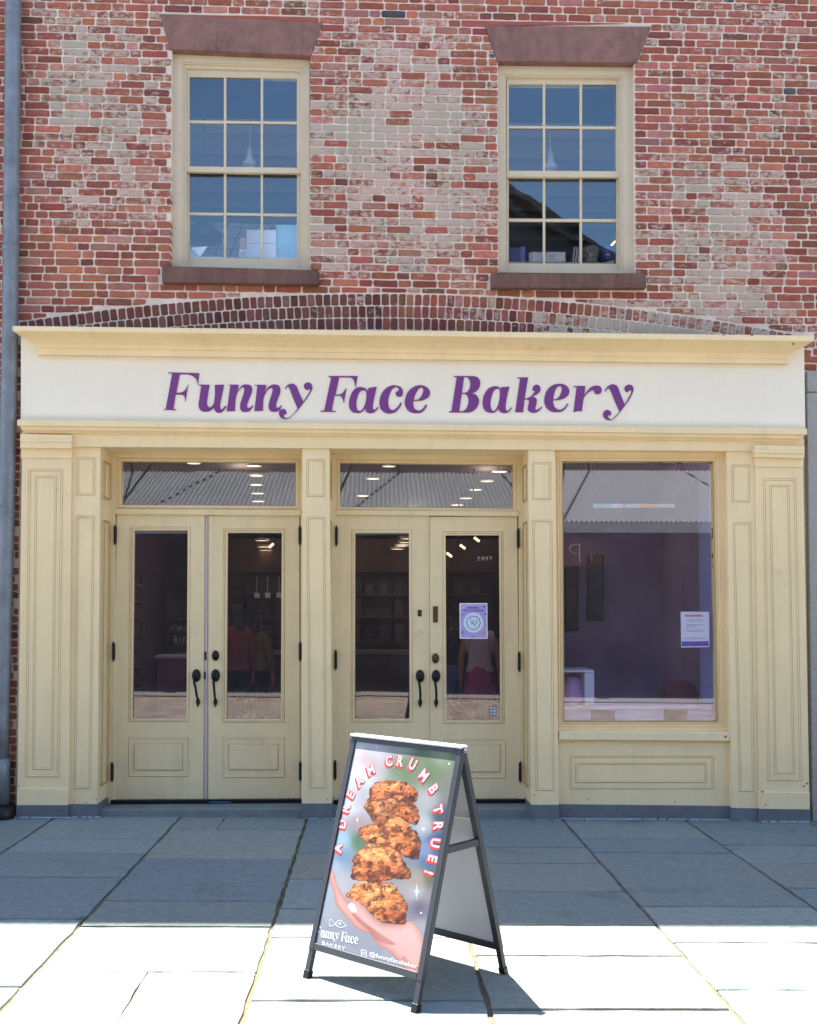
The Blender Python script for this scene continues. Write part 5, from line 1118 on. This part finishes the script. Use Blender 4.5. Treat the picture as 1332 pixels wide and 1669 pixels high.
# ------------------------------------------------------------------ people (seen from behind through the glass)
def skinmesh(nodes, edges, rad, sub=2):
    me = bpy.data.meshes.new('body'); me.from_pydata(nodes, edges, []); o = bpy.data.objects.new('tmp', me); COL.objects.link(o)
    md = o.modifiers.new('s', 'SKIN'); 
    for i, r_ in enumerate(rad): me.skin_vertices[0].data[i].radius = r_ if isinstance(r_, tuple) else (r_, r_)
    me.skin_vertices[0].data[0].use_root = True
    sd = o.modifiers.new('d', 'SUBSURF'); sd.levels = sub; sd.render_levels = sub
    bpy.context.view_layer.update(); dg = bpy.context.evaluated_depsgraph_get(); res = bpy.data.meshes.new_from_object(o.evaluated_get(dg)); bpy.data.objects.remove(o); return res
def person(label, px, D, H, rot, skinc, hairc, topc, botc, kind='trousers', longhair=True, sleeves=False, arms=0):
    base = Vector((W(px, 1000, D).x, D, .07)); s = H/1.70
    t = thing('person', label, 'person', base)
    N = []; E = []; Rr = []
    def nd(p, r, par=None):
        N.append(Vector(p)*s); Rr.append(r if not isinstance(r, tuple) else r); 
        if par is not None: E.append((par, len(N)-1))
        return len(N)-1
    pel = nd((0, 0, .95), (.15, .11)); ab_ = nd((0, .0, 1.08), (.125, .095), pel); ch = nd((0, .01, 1.27), (.15, .105), ab_); sh_ = nd((0, .01, 1.39), (.10, .08), ch); nk = nd((0, 0, 1.46), .05, sh_); hd0 = nd((0, -.01, 1.535), (.065, .075), nk); hd1 = nd((0, -.01, 1.62), (.073, .09), hd0); nd((0, -.005, 1.67), (.05, .06), hd1)
    for sg_ in (-1, 1):
        a = nd((.155*sg_, .01, 1.375), .052, sh_); 
        if arms and sg_ == arms: b = nd((.24*sg_, -.02, 1.13), .040, a); c = nd((.12*sg_, -.20, 1.05), .031, b); h = nd((.06*sg_, -.25, 1.07), (.03, .02), c); hv = Vector((-sg_*.5, -.6, .1)).normalized()
        else: b = nd((.22*sg_, .02, 1.12), .041, a); c = nd((.235*sg_, -.04, .90), .030, b); h = nd((.235*sg_, -.06, .82), (.022, .034), c); hv = Vector((0, -.12, -1)).normalized()
        side = hv.cross(Vector((1, 0, 0))).normalized() if abs(hv.x) < .4 else Vector((0, 0, 1))
        for f in range(4):
            o_ = side*(f-1.5)*.017; q = N[h]/s+o_+hv*.03; k1_ = nd(q, .0085, h); k2_ = nd(q+hv*(.03+.004*(1.5-abs(f-1.5)))+Vector((0, -.006, 0)), .008, k1_); nd(q+hv*(.055+.006*(1.5-abs(f-1.5)))+Vector((0, -.016, 0)), .0065, k2_)
        th_ = nd(N[h]/s-side*.03+hv*.008, .009, h); nd(N[h]/s-side*.045+hv*.035, .008, th_)
        l = nd((.09*sg_, 0, .86), .092, pel); kn = nd((.10*sg_, -.01, .48), .056, l); cf = nd((.10*sg_, .02, .33), .052, kn); an = nd((.10*sg_, .02, .09), .036, cf); nd((.11*sg_, -.12, .035), (.035, .028), an)
    me = skinmesh([tuple(v) for v in N], E, [tuple(x*s for x in r) if isinstance(r, tuple) else r*s for r in Rr])
    rotm = Matrix.Rotation(rot, 4, 'Z'); me.transform(Matrix.Translation(base) @ rotm)
    ob = link('body', me, mat('skin', skinc, .6), t, smooth=True)
    def clothes(nm, zlo, zhi, colr, off, xlim=None):
        bm = bmesh.new(); bm.from_mesh(me); inv = (Matrix.Translation(base) @ rotm).inverted()
        bmesh.ops.transform(bm, matrix=inv, verts=bm.verts)
        def cutp(co, no): bmesh.ops.bisect_plane(bm, geom=bm.verts[:]+bm.edges[:]+bm.faces[:], plane_co=co, plane_no=no, clear_outer=True)
        cutp((0, 0, zhi*s), (0, 0, 1)); cutp((0, 0, zlo*s), (0, 0, -1))
        if xlim: cutp((xlim*s, 0, 0), (1, 0, 0)); cutp((-xlim*s, 0, 0), (-1, 0, 0))
        bmesh.ops.transform(bm, matrix=inv.inverted(), verts=bm.verts); bm.normal_update()
        for v in bm.verts: v.co += v.normal*off
        m2 = bpy.data.meshes.new(nm); bm.to_mesh(m2); bm.free(); o = link(nm, m2, mat(nm+'_cloth', colr, .85, var=.12, vscale=14), t, smooth=True)
        so_ = o.modifiers.new('Solidify', 'SOLIDIFY'); so_.thickness = .006; return o
    clothes('top', .93, 1.42 if not sleeves else 1.46, topc, .014, .17 if not sleeves else None) if not sleeves else clothes('top', .93, 1.46, topc, .02, .30)
    if kind == 'skirt':
        m = MB(); m.lathe(base, [(.135*s, 1.0*s), (.165*s, .93*s), (.19*s, .75*s), (.205*s, .55*s)], n=28)
        for v_ in range(len(m.v)): a = Vector(m.v[v_])-base; an = math.atan2(a.y, a.x); k_ = 1+.03*math.sin(an*9); m.v[v_] = tuple(base+Vector((a.x*k_, a.y*k_*.78, a.z)))
        m.build('skirt', mat('skirt_cloth', botc, .8, var=.1, vscale=12), t, smooth=True)
    elif kind == 'shorts': clothes('shorts', .55, .99, botc, .018, .2)
    else: clothes('trousers', .10, .99, botc, .016, .2)
    clothes('shoes', -.1, .075, (40, 38, 42), .006)
    m = MB(); hc = base+rotm.to_3x3() @ Vector((0, .015, 1.615*s)); m.ell(hc, (.088*s, .10*s, .10*s), nu=20, nv=12)
    if longhair: b2 = base+rotm.to_3x3() @ Vector((0, .065, 1.48*s)); m.ell(b2, (.085*s, .05*s, .17*s), nu=18, nv=12)
    for v_ in range(len(m.v)): a = Vector(m.v[v_]); m.v[v_] = tuple(a+Vector((1, 1, 1))*.008*noise.noise(a*25))
    m.build('hair', mat('hair', hairc, .6, var=.3, vscale=30), t, smooth=True)
    # face
    f_ = MB(); R3 = rotm.to_3x3()
    for sg_ in (-1, 1): f_.ell(base+R3 @ Vector((.03*sg_*s, -.083*s, 1.575*s)), (.012, .008, .008)); f_.ell(base+R3 @ Vector((.078*sg_*s, .0, 1.57*s)), (.010, .016, .028))
    f_.ell(base+R3 @ Vector((0, -.095*s, 1.55*s)), (.012, .018, .022)); f_.ell(base+R3 @ Vector((0, -.082*s, 1.515*s)), (.022, .008, .006)); f_.build('face', mat('skin_face', skinc, .6), t, smooth=True)
    return t
BLK = (30, 28, 32)
person('person in a black sleeveless top and blue shorts behind the rightmost door', 744, 4.2, 1.72, math.pi+.35, (196, 130, 104), (48, 34, 30), BLK, (96, 112, 160), 'shorts', arms=1)
person('person in a white top and magenta skirt behind the rightmost door poster', 782, 4.0, 1.70, math.pi-.15, (190, 118, 92), (52, 36, 32), (206, 196, 208), (176, 62, 128), 'skirt', longhair=True)
person('person in a loose red shirt behind the second door from the left', 384, 4.0, 1.74, math.pi+.5, (180, 112, 90), (40, 28, 26), (128, 48, 44), (50, 42, 56), 'trousers', sleeves=True)
person('person in a beige top and black trousers behind the second door', 418, 5.2, 1.62, math.pi-.4, (180, 120, 96), (26, 22, 24), (132, 110, 86), BLK, 'trousers', sleeves=True)

# ------------------------------------------------------------------ things on the upper window sills
def boxthing(nm, label, cat, q, Y, dp_, mt, part='body', grp=None):
    t = thing(nm, label, cat, W((q[0]+q[2])/2, q[3], Y), group=grp); m = MB(); m.pq(Q(*q), Y, Y+dp_); m.build(part, mt, t, bevel=.002); return t
YU = YW+.26
M['lampw'] = mat('lamp_white', (240, 240, 240), .4)
m = MB(); m.box((-2.1, YW+.21, W(400, 422, YU).z-.03), (-.45, YW+.6, W(400, 422, YU).z)); o = m.build('inner_sill', M['wwood'], bld)
m = MB(); m.box((1.0, YW+.21, W(900, 430, YU).z-.03), (2.6, YW+.6, W(900, 430, YU).z)); o = m.build('inner_sill', M['wwood'], bld)
wc = mat('white_card', (226, 228, 232), .6, var=.04, vscale=9); 
t = boxthing('white_box', 'tall white box standing in the left upper window', 'box', (402, 374.5, 450, 421), YU, .12, wc); m = MB(); m.pq(Q(403, 396, 449, 397), YU-.002, YU); m.build('lid_seam', mat('seam', (170, 176, 186), .6), t)
t = boxthing('tan_box', 'small tan cardboard box beside the tall white box upstairs', 'box', (391, 388, 404, 406), YU+.06, .08, mat('cardboard', (190, 156, 124), .8)); m = MB(); m.pq(Q(397, 388.2, 398, 405.8), YU+.058, YU+.06); m.build('tape', M['lil'], t)
t = boxthing('small_white_box', 'small white box in front of the tan box upstairs', 'box', (390, 406.2, 402, 420.5), YU+.02, .06, wc); m = MB(); m.pq(Q(392, 410, 399, 416), YU+.018, YU+.02); m.build('print', mat('grey_print', (170, 176, 180), .6), t)
t = boxthing('pale_blue_board', 'pale blue display board at the right of the left upper window', 'board', (450.5, 366, 486, 421), YU+.03, .02, mat('pale_blue', (150, 204, 224), .6)); m = MB(); m.pq(Q(458, 400, 474, 404), YU+.028, YU+.03); m.pq(Q(452, 405, 473, 420), YU+.027, YU+.03); m.build('print', mat('teal_print', (150, 186, 196), .6, var=.1, vscale=40), t)
t = thing('folded_paper', 'folded white paper lying at the left of the upper window', 'paper', W(325, 420, YU)); m = MB(); m.pq([(326, 419), (338, 401.5), (311, 403.5)], YU, YU+.01); m.build('sheet', wc, t); m = MB(); m.pq([(309, 420), (325, 419), (311, 404)], YU+.012, YU+.03); m.build('flap', mat('bluish_card', (180, 200, 206), .6), t)
t = boxthing('purple_box', 'dark blue and purple patterned box in the right upper window', 'box', (829, 403, 856, 429.5), YU+.03, .1, mat('galaxy', (74, 66, 128), .5, var=.5, vscale=18, dirt=((120, 110, 190), .9, 12))); m = MB(); m.pq(Q(849, 402, 856, 429), YU+.028, YU+.03); m.build('spine', mat('spine_blue', (96, 110, 190), .5), t)
t = boxthing('low_white_box', 'low white box in the middle of the right upper window', 'box', (867.5, 410.5, 922, 429.5), YU, .12, wc); m = MB(); m.pq(Q(863, 412, 867.3, 429.5), YU+.01, YU+.1); m.pq(Q(894, 414, 906, 424), YU-.002, YU); m.build('side_flap', mat('pale_green', (196, 206, 208), .6), t)
for k in range(3):
    t = thing('leaning_book', ['leftmost', 'middle', 'rightmost'][k]+' of three books leaning in the right upper window', 'book', W(936+k*4, 429, YU+.05), group='leaning books'); m = MB(); x = 932+k*4.2; m.pq([(x, 429), (x+3.4, 429), (x+7, 402), (x+3.6, 401.5)], YU+.04, YU+.16); m.build('cover', mat('book', [(120, 116, 100), (90, 84, 74), (150, 140, 120)][k], .6), t); m = MB(); m.pq([(x+.8, 428), (x+2.6, 428), (x+5.9, 403), (x+4.3, 402.6)], YU+.037, YU+.04); m.build('spine_label', M['white'], t)
t = thing('patterned_pot', 'black and white patterned pot beside the blue tin upstairs', 'pot', W(963, 429, YU+.08)); c = W(962, 429.5, YU+.09); m = MB(); h_ = W(962, 403, YU+.09).z-c.z
m.lathe(c, [(.0, 0), (.05, 0), (.075, h_*.4), (.08, h_*.8), (.07, h_), (.0, h_)], n=22); m.build('pot_body', mat('pot_pattern', (120, 128, 124), .5, var=.95, vscale=26), t, smooth=False)
m = MB(); m.lathe(c+Vector((0, 0, h_)), [(.072, -.008), (.076, 0), (.072, .006)], n=22); m.build('rim', M['dark'], t)
t = thing('blue_tin', 'round blue tin at the right end of the right upper window', 'tin', W(990, 428, YU)); c = W(990, 426, YU+.05); h_ = W(990, 405, YU+.05).z-c.z
m = MB(); m.lathe(c, [(.0, -.01), (.058, 0), (.06, h_), (.0, h_)], n=24); m.build('tin_body', mat('tin_blue', (34, 66, 140), .35), t, smooth=False); m = MB(); m.lathe(c+Vector((0, 0, h_)), [(.062, -.02), (.062, 0), (.05, .014), (0, .016)], n=24); m.build('lid', mat('tin_lid', (40, 76, 150), .35), t); m = MB(); m.pq(Q(987, 414.5, 994, 415.5), YU-.012, YU-.008); m.build('label_print', M['white'], t)
t = thing('paper_wedge', 'white paper under the blue tin in the right upper window', 'paper', W(990, 430, YU)); m = MB(); m.pq([(979, 429.5), (1001, 429.5), (1001, 424), (990, 426.5)], YU-.02, YU-.015); m.build('sheet', wc, t)
t = thing('lit_tube', 'short glowing yellow tube slanting above the blue tin', 'lamp', W(999, 397, YU+.2)); m = MB(); m.tube([W(994, 403, YU+.2), W(1008, 388, YU+.2)], .007, 8); m.build('tube', emit('tube_yellow', (255, 200, 96), 1.6), t)
# pendant lamps upstairs
def pendant(lab, x, ytop, ybot, Y, mt, r0_, big=False):
    c = W(x, ybot, Y); h_ = W(x, ytop, Y).z-c.z; t = thing('pendant_lamp', lab, 'pendant lamp', c); m = MB()
    if big: m.lathe(c, [(r0_, 0), (r0_, h_*.25), (r0_*.12, h_*.96), (0.001, h_)], n=28); m.build('shade', mt, t, smooth=False); m = MB(); m.lathe(c, [(r0_*.97, .005), (r0_*.96, h_*.22)], n=28); m.build('copper_lining', mat('copper', (220, 120, 60), .35, metal=.8), t)
    else: m.lathe(c, [(r0_, 0), (r0_*.85, h_*.2), (r0_*.45, h_*.38), (r0_*.35, h_*.8), (r0_*.2, h_*.85), (r0_*.2, h_), (0.001, h_)], n=24); m.build('shade', mt, t, smooth=True)
    m = MB(); m.tube([c+Vector((0, 0, h_)), Vector((c.x, c.y, 6.72))], .005, 6); m.build('cord', M['white'] if not big else M['black'], t)
pendant('slim pale pendant lamp hanging in the left upper window', 407, 240, 271, 1.0, M['lampw'], .075)
pendant('slim pale pendant lamp hanging in the right upper window', 897, 242, 277, 1.0, M['lampw'], .075)
pendant('wide dark lampshade with copper lining in the left upper window', 331, 356, 391, 1.1, mat('dark_shade', (52, 44, 44), .5), .18, True)

t = thing('roof_view_board', 'added grey board with dark diagonal lines, standing in for a roof seen in the left upper window', 'board', W(400, 440, 1.7))  # added board that paints the grey roof seen in the glass, lines included
m = MB(); m.pq([(285, 450), (510, 452), (510, 366), (285, 357)], 1.7, 1.72); m.build('board', mat('roof_view_grey', (212, 208, 200), .5, var=.05), t)
m = MB()
for k in range(9):
    x = 285+k*25; m.pq([(x, 450), (x+1.3, 450), (x+38, 362), (x+36.7, 362)], 1.69, 1.699)
for k, yy in enumerate((372, 390, 408, 424)): m.pq([(287, yy-4), (510, yy+2), (510, yy+1.4), (287, yy-4.6)], 1.693, 1.6985)
m.pq([(285, 358.5), (510, 367.5), (510, 366), (285, 357)], 1.688, 1.6995); m.build('joints', M['dark'], t)
ld = None
# ------------------------------------------------------------------ across the street (seen in the glass)
ob_ = thing('market_hall', 'long brick market hall with corrugated metal canopy across the street', 'building', (0, -16, 0))
MBR = mat('far_brick', (84, 68, 72), .85, var=.2, vscale=2)
m = MB(); m.box((-22, -17, -.3), (1.2, -16, 7.2)); m.box((1.2, -17, -.3), (16, -16, 8.6)); m.build('wall', MBR, ob_)
m = MB(); MGR = mat('grey_roof', (104, 104, 106), .6, var=.06, vscale=1)
m.prism([(-22, -15.8, 7.2), (1.2, -15.8, 7.2), (1.2, -20, 9.6), (-22, -20, 9.6)], [(-22, -15.8, 7.1), (1.2, -15.8, 7.1), (1.2, -20, 9.5), (-22, -20, 9.5)]); rfo = m.build('roof', MGR, ob_)
m = MB()
for k in range(40): x = -22+k*.6; m.prism([(x, -15.78, 7.225), (x+.05, -15.78, 7.225), (x+.05, -20, 9.63), (x, -20, 9.63)], [(x, -15.78, 7.2), (x+.05, -15.78, 7.2), (x+.05, -20, 9.6), (x, -20, 9.6)])
m.build('roof_seams', M['dark'], rfo)
m = MB(); m.prism([(1.2, -15.9, 8.6), (8.3, -15.9, 8.6), (2.2, -15.9, 12.5), (1.2, -15.9, 12.5)], [(1.2, -19, 8.6), (8.3, -19, 8.6), (2.2, -19, 12.5), (1.2, -19, 12.5)]); m.build('gable', mat('gable_boards', (84, 80, 80), .8, var=.2, vscale=1), ob_)
m = MB()
for o_, w_ in ((0, .10), (-.45, .07)): m.prism([(1.6, -15.5, 12.9+o_), (8.9, -15.5, 8.25+o_), (8.9, -15.5, 8.25+o_-w_*1.6), (1.6, -15.5, 12.9+o_-w_*1.6)], [(1.6, -15.89, 12.9+o_), (8.9, -15.89, 8.25+o_), (8.9, -15.89, 8.25+o_-w_*1.6), (1.6, -15.89, 12.9+o_-w_*1.6)])
m.tube([(1.4, -15.7, 9.2), (5.6, -15.7, 10.4)], .09, 6); m.build('bargeboard', M['dark'], ob_)
# corrugated canopy
can = MB(); EZ, TZ = 3.50, 5.05; EY, TY = -12.0, -16.0
x = -14; prevv = None; V = []; NX = int(26/.025)
for i in range(NX+1):
    xx = -14+i*.025; h_ = .024*math.sin(2*math.pi*xx/.10); V += [(xx, EY, EZ+h_), (xx, TY, TZ+h_)]
can.mesh(V, [(2*i, 2*i+2, 2*i+3, 2*i+1) for i in range(NX)]); cn = can.build('canopy', mat('corrugated_metal', (112, 115, 120), .5, metal=.25, var=.08, vscale=.8), ob_, smooth=True)
m = MB(); m.box((-14, EY+.005, EZ-.22), (12, EY+.08, EZ-.02)); m.build('gutter', M['galv'], cn)
m = MB()
for xx in (-9.5, -5.2, -.9, 3.6, 7.9):
    m.tube([(xx, EY+.3, EZ+.1), (xx+1.1, TY+.1, 6.9)], .028, 6); m.tube([(xx, EY+.3, EZ+.1), (xx-1.1, TY+.1, 6.9)], .028, 6); m.ell((xx, EY+.3, EZ+.13), (.12, .12, .1))
m.build('tie_rods', M['black'], ob_)
m = MB(); 
for k in range(9): x = -13+k*2.9; m.box((x, -15.99, .2), (x+2.2, -15.95, 2.7))
m.build('shop_windows', mat('dark_window', (60, 50, 56), .7), ob_)
lt = emit('letters_added_glow', (224, 206, 218), .35)  # glow added to the pale far letters so they show in the glass
def far_text(s, px, py, hpx, off=0, lt=lt):
    Dm = 9+YD*2+15.9; X_ = (px-610)/FPX*Dm; Z_ = CAM.z+(993-py)/FPX*Dm; h_ = hpx/FPX*Dm; me = text2d(s, 1, off, space=1.35); cx, cy = ctr(me); hh = max(v.co.y for v in me.vertices)-min(v.co.y for v in me.vertices); k = h_/hh
    map_mesh(me, lambda a, b, c: Vector((X_-(a-cx)*k, -15.88, Z_+(b-cy)*k))); return link('wall_lettering', me, lt, ob_)
far_text('TERS', 791, 910, 6.5); far_text('iP', 942, 903, 30, -.03, emit('neon_outline', (230, 190, 170), .12))
m = MB(); m.box((4.2, -15.95, 2.75), (5.5, -15.9, 3.45)); m.build('sign_panel', mat('brown_panel', (120, 78, 60), .6), ob_)
for o in list(bpy.data.objects):
    if '_o' in o: del o['_o']
